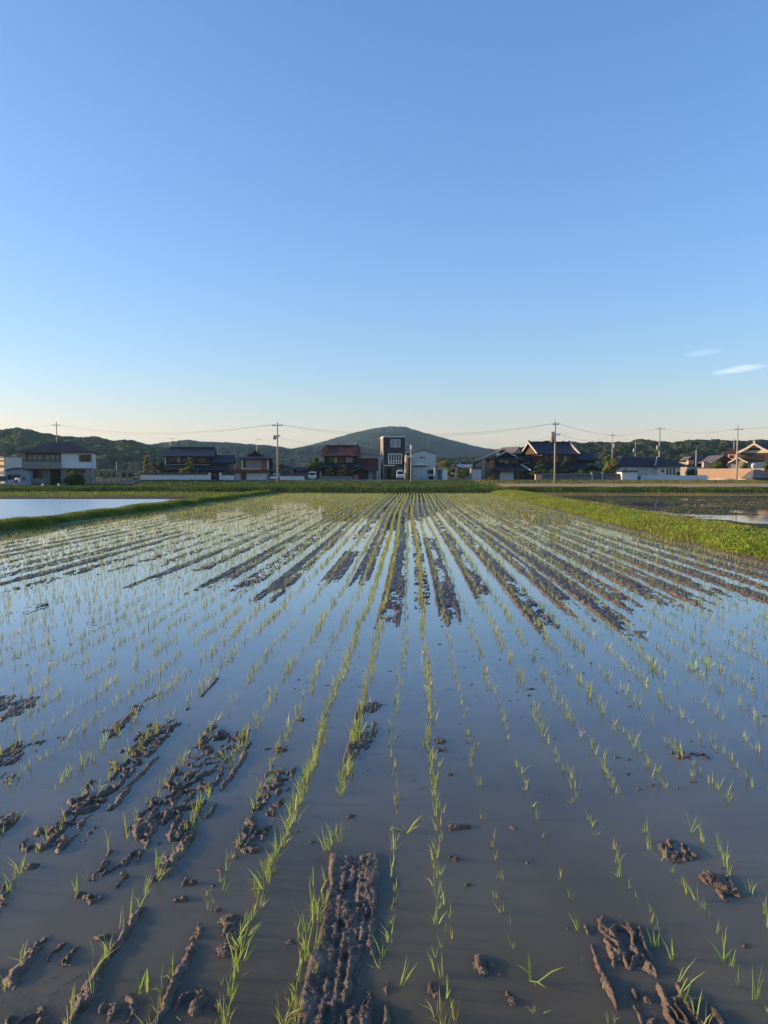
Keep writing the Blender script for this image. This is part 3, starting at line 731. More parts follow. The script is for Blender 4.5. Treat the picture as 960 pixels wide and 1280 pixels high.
blade_obj('levee_weeds', np.stack([X, Y, PZ-.03], 1), .08+.15*cl, .020, .6, 4, 5, .09, 'weeds', 'lush yellow-green weeds on the right levee')
V, q = leaf_cloud(np.stack([X, Y, PZ+.03+.12*cl], 1)[::2], np.full(len(X[::2]), .13), 90000, .028, 77, .8)
tag(link('levee_weeds', mesh_np('levee_weeds', V, q, None, False), M['weeds']), 'broad-leaved weeds crowding the right levee', kind='stuff')
x, s_ = scatter(5200, 7.7, 10.9, 11, 76.5, 41, 1.3); X, Y = to_world(x, s_); k = fbm(X*.8, Y*.4, 23, 3) > -.05
blade_obj('dry_grass', np.stack([X[k], Y[k], on_levee(x[k], s_[k], 7.75, 11.0, .26)-.02], 1), .30+.16*vn(X[k]*2, Y[k]*2, 24), .010, .45, 4, 42, .06, 'drygrass', 'dead stalks and taller grass among the weeds of the right levee')
# bank at the end of the field and the slope up to the road
g = np.random.default_rng(8)
X = g.uniform(-62, 62, 30000); P = g.random(30000)**.8; Y = YF+.7+P*3.4
lobe = np.clip(fbm(X*.5, Y*.4, 16, 3)*.6+.6, .15, 1.2)
blade_obj('bank_grass', np.stack([X, Y, -.12+.57*np.sin(np.clip(P*1.25, 0, 1)*math.pi/2)**.7], 1), .12+.20*lobe, .045, .5, 4, 9, .12, 'bankgrass', 'dark green grass on the bank at the far end of the paddy')
X = g.uniform(-78, 78, 46000); Y = 88+40*g.random(46000)**1.0; rows_ = np.sin(Y*1.05+.4*vn(X*.05, Y*.1, 3)) > -.35
dirt = (X > 13) & (Y < 96); keep = rows_ & ~dirt; X, Y = X[keep], Y[keep]
blade_obj('bank_grass', np.stack([X, Y, ground_z(X, Y)-.03], 1), .20+.14*vn(X*.2, Y*.4, 6), .06, .5, 4, 10, .2, 'bankgrass', 'dark grass on the slope up to the village road')
X = g.uniform(14, 60, 9000); Y = 92+34*g.random(9000)**2
blade_obj('dry_grass', np.stack([X, Y, ground_z(X, Y)-.02], 1), .22+.14*vn(X*.3, Y*.4, 6), .06, .5, 4, 12, .2, 'drygrass', 'sunlit straw-coloured grass on the right hand verge')
X = g.uniform(12.5, 50, 5000); Y = RD+g.random(5000)**1.2*10; k = Y < 77.5
blade_obj('dry_grass', np.stack([X[k], Y[k], ground_z(X[k], Y[k])-.02], 1), .10+.06*vn(X[k]*.3, Y[k]*.4, 6), .03, .6, 4, 13, .1, 'drygrass', 'dry stubble at the far edge of the right hand paddy')
X = g.uniform(-64, -14, 7000); Y = LD+g.random(7000)*13
blade_obj('dry_grass', np.stack([X, Y, ground_z(X, Y)-.02], 1), .10+.07*vn(X*.3, Y*.4, 6), .03, .6, 3, 14, .1, 'drygrass', 'brown stubble at the far edge of the left hand paddy')
X = g.uniform(11.5, 48, 9000); Y = g.uniform(20, 65.5, 9000); k = fbm(X*.3, Y*.2, 8, 4) > .02; X, Y = X[k], Y[k]
blade_obj('dry_grass', np.stack([X, Y, 0*X-.03], 1), .13+0*X, .018, .5, 4, 15, .05, 'drygrass', 'thin stubble poking through the right hand paddy water')

X = g.uniform(-66, -13, 9000); Y = 66.5+g.random(9000)*13
blade_obj('bank_grass', np.stack([X, Y, ground_z(X, Y)-.02], 1), .14+.08*vn(X*.3, Y*.5, 8), .04, .5, 4, 16, .15, 'grass', 'green grass on the far side of the left hand paddy')

# ------------------------------------------------------------------ hills
def hill(name, prof, D0, D1, m, label, amp, cell, seed, res=1.0, zb=2.0, rough=.06):
    px = np.arange(prof[0][0], prof[-1][0]+.1, res); hy = np.interp(px, [p[0] for p in prof], [p[1] for p in prof])
    k = np.ones(9)/9; hy = np.convolve(np.pad(hy, 4, 'edge'), k, 'valid')
    T = np.concatenate([np.linspace(0, 1, 150), np.linspace(1.02, 1.5, 12)])
    PXg, Tg = np.meshgrid(px, T); D = D0+(D1-D0)*Tg
    Hr = np.tile((HORZ-hy)*D1/F+CAMH-amp*1.25, (len(T), 1))
    X = (PXg-480)/F*D; Y = D
    t = np.minimum(Tg, 1); sh = t*(1.6-.6*t)
    z = zb+(Hr-zb)*np.where(Tg <= 1, sh**1.05, 1-.8*(Tg-1)**1.3)
    z += rough*Hr*fbm(X/(.12*D1), Y/(.12*D1), seed, 4)*np.sin(np.clip(t, 0, 1)*math.pi)**.7
    wl, hh = worley(X/cell+.3*vn(X/cell*2, Y/cell*2, 2), Y/cell*.8, seed+1)
    wl2, hh2 = worley(X/cell*2.3, Y/cell*2.0, seed+2)
    z += (amp*(.35+.65*hh)*np.sqrt(np.clip(1-wl*wl*1.5, 0, 1))+amp*.35*np.sqrt(np.clip(1-wl2*wl2*1.5, 0, 1)))*sst(0, .06, Tg)
    tag(link(name, grid_mesh(name, X, Y, z), m), label, kind='structure')
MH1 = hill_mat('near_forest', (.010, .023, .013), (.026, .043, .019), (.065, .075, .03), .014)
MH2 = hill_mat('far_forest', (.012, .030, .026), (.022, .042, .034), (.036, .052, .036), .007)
hill('hill', [(-220, 545), (-100, 541), (0, 537), (15, 536), (25, 534.5), (40, 538.5), (60, 543), (80, 545.5), (100, 547), (120, 546.5), (137, 550), (143, 553), (152, 549.5), (165, 551), (185, 556), (210, 561), (260, 570), (330, 582)], 330, 640, MH1, 'wooded hill on the left with sunlit tree tops', 4.2, 9.0, 31)
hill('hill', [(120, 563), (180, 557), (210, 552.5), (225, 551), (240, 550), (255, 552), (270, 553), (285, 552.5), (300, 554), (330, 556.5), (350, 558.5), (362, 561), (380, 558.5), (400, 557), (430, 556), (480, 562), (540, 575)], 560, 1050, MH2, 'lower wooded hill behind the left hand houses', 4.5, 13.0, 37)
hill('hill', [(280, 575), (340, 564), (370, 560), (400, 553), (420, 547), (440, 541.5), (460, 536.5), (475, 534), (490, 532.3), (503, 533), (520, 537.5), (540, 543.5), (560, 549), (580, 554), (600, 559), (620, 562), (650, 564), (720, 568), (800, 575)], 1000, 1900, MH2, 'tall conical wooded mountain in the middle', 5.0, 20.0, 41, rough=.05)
hill('hill', [(500, 580), (540, 572), (570, 571), (600, 571), (640, 570), (700, 570), (760, 575)], 420, 620, MH1, 'low dark belt of woodland left of the gabled houses', 4.0, 9.0, 43)
hill('hill', [(560, 583), (630, 566), (648, 558.5), (662, 553.5), (675, 551.5), (690, 550.5), (705, 551), (725, 553), (745, 552), (765, 553), (790, 550), (800, 549), (815, 550), (830, 552.5), (850, 550), (870, 549.5), (900, 550), (930, 551.5), (945, 548.5), (960, 549), (1010, 547), (1180, 548)], 300, 470, MH1, 'wooded ridge behind the right hand houses', 4.2, 6.5, 47)
# ------------------------------------------------------------------ trees and shrubs
TSEED = [0]
def tree(name, label, cat, px0, px1, yt, yb, D, zb, m, kind='round', n=2200, group=None, cover=.55, size=None):
    """trunk with limbs, and a crown of separate leaf clumps"""
    TSEED[0] += 1; sd_ = 900+TSEED[0]*3; g = np.random.default_rng(sd_)
    k = D/F; pc = (px0+px1)/2; wd = (px1-px0)*k; ztop = CAMH+(HORZ-yt)*k-zb; zc0 = max(.1, CAMH+(HORZ-yb)*k-zb)
    e = Thing(name, label, cat, pc, D, zb, group).e
    H = ztop-zc0; C, Rr = [], []
    if kind == 'pine':                    # cloud-pruned pads on bent limbs
        for j in range(8):
            t = (j+.4)/8; rad = wd*(.28-.16*t)*g.uniform(.8, 1.2); a = j*2.4+g.random()
            off = wd*(.34*(1-t)+.03); C.append((math.cos(a)*off, math.sin(a)*off*.8, zc0+H*(.08+.84*t))); Rr.append(rad)
        flat = .5
    else:
        nc = 16 if kind == 'round' else 13
        for j in range(nc):
            t = g.random(); a = g.uniform(0, 6.28); env = math.sqrt(max(.05, 1-(2*t-1)**2)) if kind == 'round' else (1-.75*t)
            rad = wd*g.uniform(.14, .22); off = max(0, wd*.5*env-rad*.8)*g.uniform(.55, 1.05)
            C.append((math.cos(a)*off, math.sin(a)*off*.8, zc0+rad*.5+(H-rad*1.4)*t)); Rr.append(rad)
        flat = .85
    V, q = leaf_cloud(C, Rr, n, size or max(.10, wd*.035), sd_, flat)
    link('crown', mesh_np('crown', V, q, None, False), M[m], e)
    b = MB(); r0 = max(.06, wd*.035); bend = wd*.08
    pts_ = [(0, 0, -.1), (bend*.5, 0, ztop*.3), (-bend*.4, 0, ztop*.6), (0, 0, ztop*.86)]
    b.tube(pts_, [r0*1.25, r0, r0*.7, r0*.3], 7)
    for c_, r_ in list(zip(C, Rr))[::2]:
        z_ = min(c_[2]*.8, ztop*.75); b.tube([(0, 0, z_*.85), (c_[0]*.55, c_[1]*.55, z_*.97), (c_[0], c_[1], c_[2])], [r0*.45, r0*.3, r0*.12], 5)
    b.build('trunk', 'trunk', e, True)
    return e
ZV = .86

# ------------------------------------------------------------------ far left: beige block, blue shed, fence, pergola
t = Thing('apartment_block', 'sunlit beige two-storey block cut off by the left edge of the picture', 'building', 0, 150, .2, None, R(-25))
t.wall('cream', (-12, 8.4, 571.5, 608, 0, 9)); t.box('roof', 'beige', -12.5, 8.9, 570.6, 571.5, -.3, 9.3)
t.box('fascia', 'brick', -12, 8.4, 575, 577, -.08, -.003)
t.window(-3, 7, 581, 584.5, pane='glass', fr='dframe', nx=3); t.window(-3, 3.2, 589, 593.5, pane='glass', nx=2); t.window(4.6, 7.2, 588.5, 594, pane='glass', nx=1)
t = Thing('panel_fence', 'dark blue panel fence in front of the beige block at the left edge', 'fence', 0, 114, .2)
t.box('panel', 'dblue', -14, 8.3, 595, 602, 0, .08); t.box('top_rail', 'shedblue', -14, 8.5, 600.6, 601.4, -.05, -.002)
for p_ in (-8, 0.5, 8): t.box('post', 'steel', p_-.25, p_+.25, 594.5, 609, .085, .16)
t = Thing('shed', 'pale blue shed with a low curved dark roof beside the white two-storey house', 'shed', 22.5, 116, .15, None, R(19))
x0_, x1_ = t.X(9), t.X(36.5); zt, ze = t.Z(585.8), t.Z(588.8)
arc = [(x0_+(x1_-x0_)*i/10, ze+(zt-ze)*math.sin(math.pi*i/10)) for i in range(11)]
MB().prism([(x0_, 0), (x1_, 0)]+arc[::-1], 0, 5).build('wall', 'shedblue', t.e)
ov = [(x0_-.15+(x1_-x0_+.3)*i/10, ze+.02+(zt-ze)*math.sin(math.pi*i/10)) for i in range(11)]
MB().prism(ov+[(p[0], p[1]+.14) for p in ov[::-1]], -.3, 5.3).build('roof', 'dframe', t.e)
t.window(11, 25.5, 593.2, 599.5, fr='dframe', nx=3); t.window(27.5, 31.5, 595.8, 600.5, pane='dblue', fr='shedblue', nx=1)
t.box('lower_panel', 'pale', 11, 25, 599.8, 604.5, -.05, -.003)

t = Thing('house', 'two-storey white and beige house with a dark hip roof and long balcony at the left', 'house', 74, 122, .12, None, R(18))
t.wall('white', (77.2, 115, 564.8, 585.2, 0, 7.5), label='smooth white upper wall'); t.wall('beige', (33, 77, 564.8, 608, .9, 7.5), (77.2, 115, 585.4, 608, .25, 7.5), (32.4, 36.6, 565.2, 585, .02, .88), label='beige lower wall')
x0_, x1_ = t.X(30), t.X(117.2); MB().hip(x0_, x1_, -.6, 8.2, t.Z(564.8), t.Z(552), t.X(62), t.X(86)).build('roof', 'slate', t.e)
MB().box(x0_+.05, x1_-.05, -.63, -.605, t.Z(566), t.Z(564.4)).build('gutter', 'dframe', t.e)
o = t.box('balcony', 'beige', 32.2, 77.2, 577, 586, -.35, .86)
b = MB(); xa, xb = t.X(32.2), t.X(77.2)
b.box(xa, xb, -.3, -.26, t.Z(574.6)-.06, t.Z(574.6)); b.box(xa, xb, -.3, -.26, t.Z(577)+.04, t.Z(577)+.09)
for i in range(46): q = xa+.02+(xb-xa-.06)*i/45; b.box(q, q+.03, -.295, -.265, t.Z(577)+.1, t.Z(574.6)-.065)
b.build('railing', 'dframe', o)
t.window(37, 55.5, 567.5, 577, face=.9, pane='curtain', fr='dframe', nx=3, t=.14); t.window(57.5, 76.2, 567.5, 577, face=.9, pane='curtain', fr='dframe', nx=3, t=.14)
t.window(98, 112, 568, 577.2, fr='dframe', pane='glass', nx=2, t=.12)
t.window(41, 54.5, 587, 597.5, face=.9, fr='dframe', nx=2, t=.1); t.door('darkwood', 63.5, 76.5, 586.8, 607, face=.9); t.window(83, 105, 586.2, 591, face=.25, fr='dframe', nx=3)
t.box('downpipe', 'steel', 113.6, 114.6, 566, 607, -.1, -.003); t.box('porch_post', 'beige', 76.9, 78.3, 587, 607, -.28, -.1); t.box('garden_wall', 'greywood', 40, 62, 599, 603, -1.6, -1.48)
# rounded clipped hedge
tree('hedge', 'dark clipped hedge in front of the white two-storey house', 'hedge', 77, 109, 588, 608, 118, .1, 'pine', 'round', 5000, size=.13)
for a, lab in ((54, 'small white bucket by the door of the white house, left of two'), (74, 'small white bucket by the door of the white house, right of two')):
    t2 = Thing('bucket', lab, 'bucket', a, 112, .12)
    MB().tube([(0, 0, 0), (0, 0, .36)], [.16, .20], 12).build('pail', 'carwhite', t2.e); MB().tube([(-.19, 0, .34), (-.1, -.02, .47), (.1, -.02, .47), (.19, 0, .34)], .012, 5).build('handle', 'steel', t2.e)

t = Thing('pergola', 'open grey timber pergola with a flat top right of the white house', 'pergola', 146, 124, .15)
for p_ in (117.2, 130, 139.5, 151, 159.2, 173):
    t.box('post', 'greywood', p_-.7, p_+.7, 590.6, 607.5, 0, .18); 
t.box('beam', 'greywood', 115.5, 176, 588.8, 590.5, -.02, .2); t.box('rail', 'greywood', 116.5, 152, 602.5, 603.5, .185, .26)
b = MB()
for i in range(16): q = t.X(116)+(t.X(175.5)-t.X(116))*i/15; b.box(q, q+.09, -.4, 3.2, t.Z(588.7), t.Z(588.0))
b.build('rafters', 'greywood', t.e)

# the person bending over by the shed
def skin_body(name, joints, edges, m, parent, sub=2):
    me = bpy.data.meshes.new(name); me.from_pydata([j[:3] for j in joints], edges, []); me.update()
    o = bpy.data.objects.new(name, me); COL.objects.link(o); o.parent = parent; me.materials.append(M[m])
    mod = o.modifiers.new('skin', 'SKIN')
    for i, j in enumerate(joints): me.skin_vertices[0].data[i].radius = (j[3], j[3])
    me.skin_vertices[0].data[0].use_root = True
    sm = o.modifiers.new('sub', 'SUBSURF'); sm.levels = sub; sm.render_levels = sub
    return o
t = Thing('person', 'person in white shirt and blue shorts bending forward before the pale blue shed', 'person', 21.5, 92, .30)
J = [(-.16, 0, .88, .15), (-.30, -.02, .84, .105), (-.30, -.05, .46, .065), (-.30, 0, .09, .042), (-.30, -.18, .04, .038),
     (.02, .02, .83, .10), (.10, -.03, .45, .065), (.12, .02, .09, .042), (.12, -.16, .04, .038),
     (-.04, -.02, 1.06, .15), (.18, -.04, 1.16, .15), (.34, -.05, 1.08, .09), (.42, -.06, .98, .055), (.50, -.07, .88, .10), (.53, -.09, .80, .075),
     (.34, -.22, .98, .055), (.40, -.28, .76, .043), (.46, -.32, .54, .030), (.47, -.34, .44, .034),
     (.36, .14, .98, .055), (.44, .16, .76, .043), (.50, .12, .54, .030), (.51, .10, .44, .034)]
E = [(0, 1), (1, 2), (2, 3), (3, 4), (0, 5), (5, 6), (6, 7), (7, 8), (0, 9), (9, 10), (10, 11), (11, 12), (12, 13), (13, 14), (10, 15), (15, 16), (16, 17), (17, 18), (10, 19), (19, 20), (20, 21), (21, 22)]
skin_body('body', J, E, 'skin', t.e)
skin_body('shirt', [(-.12, 0, .95, .17), (-.04, -.02, 1.07, .18), (.18, -.04, 1.17, .18), (.31, -.05, 1.10, .13), (.34, -.22, .98, .075), (.40, -.28, .78, .062), (.36, .14, .98, .075), (.43, .16, .78, .062)],
          [(0, 1), (1, 2), (2, 3), (2, 4), (4, 5), (2, 6), (6, 7)], 'shirt', t.e)
skin_body('shorts', [(-.16, 0, .87, .17), (-.30, -.02, .80, .125), (-.30, -.05, .52, .10), (.03, .02, .79, .12), (.09, -.02, .51, .10)], [(0, 1), (1, 2), (0, 3), (3, 4)], 'shorts', t.e)
skin_body('hair', [(.50, -.06, .90, .108), (.53, -.03, .84, .085)], [(0, 1)], 'hair', t.e)

# ------------------------------------------------------------------ walled house with blue-black tiles (left)
def end_tiles(t, parent, x, y0_, y1_, z): MB().box(x-.14, x+.14, y0_, y1_, z-.1, z+.2).build('verge_tile', 'white', parent)
t = Thing('house', 'long two-storey traditional house with blue-black tiled roof behind the white garden wall', 'house', 240, 150, ZV, None, R(9))
t.wall('darkwood', (208, 262, 569.5, 586, .6, 8), (206, 290, 585, 601, .3, 8.6), (262.2, 290, 577, 586, 1.2, 8))
r = MB().gable_x(t.X(206), t.X(268), -.8, 9.4, t.Z(570.2), t.Z(559.6)).build('roof', 'tile', t.e)
t.ridge(r, t.X(212), t.X(266), 4.3, t.Z(559.6)); MB().gable_x(t.X(263), t.X(292), .2, 8.2, t.Z(578), t.Z(568.2)).build('wing_roof', 'tile', t.e)
b = MB(); b.slab((t.X(204), -1.6, t.Z(587.2)), (t.X(291), -1.6, t.Z(587.2)), (t.X(290), .6, t.Z(581.4)), (t.X(206), .6, t.Z(581.4)), .14); b.build('lower_roof', 'tile', t.e)
t.window(211, 221, 571.5, 578, face=.6, fr='darkwood', nx=3); t.window(221.6, 226.5, 571, 578, face=.6, pane='curtain', fr='darkwood', nx=1); t.window(228, 258, 572, 578, face=.6, fr='darkwood', nx=6)
t.box('eave_board', 'greywood', 208, 262, 580.2, 581.2, .45, .597); t.box('corner_post', 'white', 207.4, 208.6, 571, 581, .5, .598)
t.window(210, 258, 588.5, 597, face=.3, fr='darkwood', nx=6)
def garden_wall(label, px0, px1, yt, yb, D, m='white', cop='tile', base=None, rot=0, group=None, zb=ZV-.1, pc=None):
    t = Thing('garden_wall', label, 'wall', (px0+px1)/2, D, zb, group, rot)
    x0, x1 = t.X(px0), t.X(px1); z1 = t.Z(yt); z0 = min(t.Z(yb)-.15, -.1)
    MB().box(x0, x1, 0, .22, z0, z1).build('wall', m, t.e)
    if cop: MB().prism([(-.18, z1+.003), (.40, z1+.003), (.40, z1+.06), (.11, z1+.34), (-.18, z1+.06)], x0-.05, x1+.05, 'x').build('coping', cop, t.e)
    if base: MB().box(x0, x1, -.06, -.003, z0, z0+base).build('plinth', 'conc', t.e)
    return t
garden_wall('long white garden wall with dark tile coping left of the dark gate', 176, 261, 593.2, 602.5, 140, base=.35)
garden_wall('short white garden wall between the dark gate and the house with the red fascia', 277.5, 292.5, 593.8, 602.5, 140)
t = Thing('gate', 'tall dark double gate between white posts in the long white garden wall', 'gate', 269, 140, ZV-.1)
for p_ in (262.4, 276): t.box('post', 'white', p_-1.4, p_+1.2, 590.8, 603.5, -.15, .3)
for p_ in (264.2, 269.2): 
    o = t.box('door', 'darkwood', p_, p_+4.8, 591.5, 603, 0, .1); MB().box(t.X(p_+(4 if p_ < 265 else .5)), t.X(p_+(4 if p_ < 265 else .5))+.06, -.06, -.002, .8, 1.1).build('handle', 'steel', o)
t.box('lintel', 'darkwood', 261.5, 277, 590.0, 590.75, -.2, .35)
tree('tree', 'yellow-green tree at the left corner of the white garden wall', 'tree', 176, 191, 569, 595, 147, ZV, 'yleaf', 'cone', 2600, 'garden trees behind the white wall')
tree('shrub', 'reddish rounded shrub second from the left above the white garden wall', 'shrub', 186, 199, 576, 596, 146, ZV, 'rleaf', 'round', 2000, 'garden trees behind the white wall')
tree('shrub', 'dark green shrub next to the reddish one above the white garden wall', 'shrub', 196, 210, 577, 596, 147, ZV, 'pine', 'round', 2200, 'garden trees behind the white wall')
tree('pine_tree', 'leaning pruned garden pine in front of the blue-black tiled house', 'tree', 229, 247, 570, 592, 145, ZV, 'leaf', 'pine', 3200, 'garden trees behind the white wall')
tree('shrub', 'low sunlit shrub left of the leaning pine above the white wall', 'shrub', 221, 239, 583, 597, 144, ZV, 'yleaf', 'round', 2000, 'garden trees behind the white wall')
tree('shrub', 'small yellow shrub above the short white wall right of the gate', 'shrub', 278, 287, 588.5, 598, 144, ZV, 'yleaf', 'round', 900)
tree('tree', 'sunlit yellow bush on the slope left of the white garden wall', 'bush', 163, 176, 598, 605, 150, .5, 'yleaf', 'round', 1400)

# ------------------------------------------------------------------ house with red fascia
t = Thing('house', 'small two-storey house with dark hip roof, red-brown fascia and white garage shutter', 'house', 318, 143, ZV, None, R(6))
t.wall('cream', (302, 334.5, 572.5, 587, .4, 7)); t.wall('beige', (292.5, 335, 590.4, 603, .15, 7))
hr = MB().hip(t.X(297.5), t.X(340), -.9, 8.2, t.Z(573), t.Z(566.8), t.X(311), t.X(327)).build('roof', 'tile', t.e)
g_ = MB().gable_y(t.X(309), t.X(328), 1.2, 6.3, t.Z(569), t.Z(563.6)).build('upper_gable', 'tile', t.e)
MB().prism([(t.X(311.5), t.Z(569.4)), (t.X(325.5), t.Z(569.4)), (t.X(318.5), t.Z(564.8))], 1.5, 5.8).build('gable_wall', 'darkwood', t.e)
t.box('ridge_ornament', 'tile', 317.6, 319.4, 561.8, 564.2, 1.1, 1.35)
t.window(304, 308.4, 574, 585, face=.4, pane='glass', fr='dframe', nx=1); t.window(309.5, 325.5, 574, 585.5, face=.4, pane='curtain', fr='dframe', nx=5, ny=2)
t.box('brick_panel', 'brick', 326.5, 333.5, 574, 587, .3, .397)
t.box('fascia', 'red', 287, 336.5, 586.8, 590.3, -1.1, .3)
b = MB()
for i in range(9): q = t.X(287.4)+(t.X(301)-t.X(287.4))*i/8; b.box(q, q+.05, -1.0, -.95, t.Z(586.7), t.Z(581.8))
b.box(t.X(287.3), t.X(301.4), -1.02, -.93, t.Z(581.8), t.Z(581.2)); b.build('railing', 'greywood', t.e)
t.shutter('white', 308.6, 333.5, 591, 602.6, face=.15); t.door('pale', 294, 301, 591.5, 602.6, face=.15); t.window(302.5, 307.6, 591.2, 601.5, face=.15, fr='dframe', nx=1)
tree('tree', 'dark narrow tree right of the house with the red fascia', 'tree', 332, 345, 571, 601, 150, ZV, 'pine', 'cone', 2400)

# ------------------------------------------------------------------ vehicles
def vehicle(name, label, px0, px1, yt, yb, D, zb, van=True, rot=0):
    t = Thing(name, label, 'van' if van else 'car', (px0+px1)/2, D, zb, None, rot)
    W = (px1-px0)*t.k; H = (yb-yt)*t.k; L = 3.3; hw = W/2
    # side outline, front at y=0 facing us
    if van: pr = [(0, .28), (0, H*.46), (.18, H*.52), (.62, H*.93), (.9, H), (L-.1, H*.98), (L, H*.55), (L, .28)]
    else: pr = [(0, .25), (0, H*.42), (.12, H*.52), (.9, H*.62), (1.45, H*.97), (2.5, H), (L, H*.66), (L, .25)]
    def ring(sx, ins): return [(sx*(hw-ins*max(0, (z-H*.5)/(H*.5))), y, z) for y, z in pr]
    n = len(pr); v = ring(-1, .12)+ring(1, .12)
    f = [tuple(range(n)), tuple(range(2*n-1, n-1, -1))]+[(i, n+i, n+(i+1) % n, (i+1) % n) for i in range(n)]
    body = MB().add(v, f).build('body', 'carwhite', t.e); bv = body.modifiers.new('bevel', 'BEVEL'); bv.width = .05; bv.segments = 2
    a, c = (pr[2], pr[3]) if van else (pr[3], pr[4])
    nrm = Vector((0, -(c[1]-a[1]), (c[0]-a[0]))).normalized()*.02
    q = [Vector((-hw*.82, a[0]+(c[0]-a[0])*.08, a[1]+(c[1]-a[1])*.08))+nrm, Vector((hw*.82, a[0]+(c[0]-a[0])*.08, a[1]+(c[1]-a[1])*.08))+nrm,
         Vector((hw*.76, a[0]+(c[0]-a[0])*.9, a[1]+(c[1]-a[1])*.9))+nrm, Vector((-hw*.76, a[0]+(c[0]-a[0])*.9, a[1]+(c[1]-a[1])*.9))+nrm]
    MB().add(q+[p-nrm*.8 for p in q], [(0, 1, 2, 3), (7, 6, 5, 4), (0, 4, 5, 1), (1, 5, 6, 2), (2, 6, 7, 3), (3, 7, 4, 0)]).build('windscreen', 'glass', t.e)
    for sx in (-1, 1):
        MB().box(sx*(hw+.004), sx*(hw-.02), 1.0, 1.7, H*.56, H*.88).build('side_window', 'glass', t.e)
        MB().box(sx*hw*.62-.14, sx*hw*.62+.14, -.03, -.002, H*.30, H*.40).build('headlight', 'lamp', t.e)
        MB().box(sx*(hw+.16), sx*(hw+.01), .55, .63, H*.56, H*.68).build('mirror', 'black', t.e)
        for yy_ in (.55, 2.7):
            wh = MB().tube([(sx*(hw-.16), yy_, .28), (sx*(hw+.01), yy_, .28)], .28, 18).build('wheel', 'black', t.e)
            MB().tube([(sx*(hw+.012), yy_, .28), (sx*(hw+.025), yy_, .28)], .17, 14).build('rim', 'steel', wh)
    MB().box(-hw*.98, hw*.98, -.06, -.004, .24, .44).build('bumper', 'frame', t.e); MB().box(-hw*.5, hw*.5, -.022, -.003, H*.30, H*.36).build('grille', 'black', t.e)
    MB().box(-.17, .17, -.075, -.062, .30, .42).build('number_plate', 'white', t.e)
    return t
vehicle('parked_van', 'white kei van with its front to us beside the green tree and red-brown house', 385.3, 394.8, 591.8, 601.8, 143, ZV)
vehicle('parked_van', 'white kei van with a small roof load in front of the dark three-storey house', 495.5, 505, 589.8, 600.6, 147, ZV+.1)
t = Thing('roof_carrier', 'small carrier on the roof of the white van by the three-storey house', 'roof rack', 500.5, 148.3, ZV+.1+10.8*147/960+.0)
b = MB().box(-.42, .42, 0, .05, 0, .05).box(-.42, .42, .8, .85, 0, .05); b.box(-.42, -.37, .051, .799, .05, .10).box(.37, .42, .051, .799, .05, .10); b.build('rails', 'steel', t.e)
MB().box(-.3, .3, .06, .79, .101, .40).build('crate', 'greywood', t.e)
vehicle('parked_car', 'low white car half hidden behind the utility pole by the red fascia house', 337.5, 348.5, 595.8, 602.2, 141, ZV, van=False)

# ------------------------------------------------------------------ low buildings behind a pale wall (centre left)
garden_wall('pale wall with dark coping right of the crossarm utility pole', 350, 380.5, 594.6, 602.5, 141)
t = Thing('outbuilding', 'low dark-roofed outbuilding behind the pale wall, left of two', 'outbuilding', 358, 152, ZV)
t.wall('greywood', (350.5, 366.5, 586, 602, 0, 5)); r = MB().gable_y(t.X(348.5), t.X(369), -.4, 5.5, t.Z(586.4), t.Z(581.6)).build('roof', 'tile', t.e)
MB().prism([(t.X(350.5), t.Z(586)+.002), (t.X(366.5), t.Z(586)+.002), (t.X(358.7), t.Z(582.6))], .02, 4.9).build('gable_wall', 'beige', t.e); t.window(353, 363, 587.5, 592, fr='dframe')
t = Thing('outbuilding', 'low dark-roofed outbuilding behind the pale wall, right of two', 'outbuilding', 374, 154, ZV)
t.wall('beige', (366, 384, 588, 602, 0, 4)); MB().gable_x(t.X(364), t.X(386), -.5, 4.5, t.Z(588.6), t.Z(583.8)).build('roof', 'tile', t.e); t.window(369, 377, 589.5, 593, fr='dframe')
tree('tree', 'bright green round tree left of the red-brown tiled house', 'tree', 383.5, 406, 570.5, 594, 152, ZV, 'leaf', 'round', 4200)

# ------------------------------------------------------------------ red-brown tiled house
t = Thing('house', 'traditional two-storey house with red-brown tiled roof left of the three-storey tower house', 'house', 430, 152, ZV)
t.wall('darkwood', (405, 447, 569, 583, .6, 7.5), (402, 446.5, 583.1, 602, .2, 8)); t.wall('darkwood', (447.5, 473, 585.5, 602, .8, 7), name='wing_wall')
r = MB().gable_x(t.X(401.5), t.X(449.5), -.9, 9, t.Z(569.6), t.Z(557.6)).build('roof', 'tile_brown', t.e); t.ridge(r, t.X(406), t.X(446.5), 4.05, t.Z(557.6), 'tile_brown', .2)
for p_ in (407.5, 444): 
    MB().slab((t.X(p_)-.16, .2, t.Z(567)+.12), (t.X(p_)+.16, .2, t.Z(567)+.12), (t.X(p_)+.16, 4.0, t.Z(557.8)+.30), (t.X(p_)-.16, 4.0, t.Z(557.8)+.30), .22).build('hip_tile', 'tile_brown', r)
MB().slab((t.X(400), -1.7, t.Z(583.8)), (t.X(450), -1.7, t.Z(583.8)), (t.X(449), .6, t.Z(579.6)), (t.X(401), .6, t.Z(579.6)), .14).build('lower_roof', 'tile', t.e)
MB().gable_x(t.X(446), t.X(474), -.2, 8, t.Z(587.6), t.Z(572.4)).build('wing_roof', 'tile_brown', t.e)
t.box('flashing', 'pale', 447, 473.5, 571.0, 572.0, 3.7, 4.1)
t.window(410.5, 417, 571, 578, face=.6, fr='dframe', nx=2); t.window(417.6, 422, 571, 579, face=.6, pane='curtain', fr='dframe', nx=1); t.window(424, 430, 571.5, 579, face=.6, fr='brownwood', nx=2); t.window(432, 441, 571, 578, face=.6, pane='curtain', fr='dframe', nx=3)
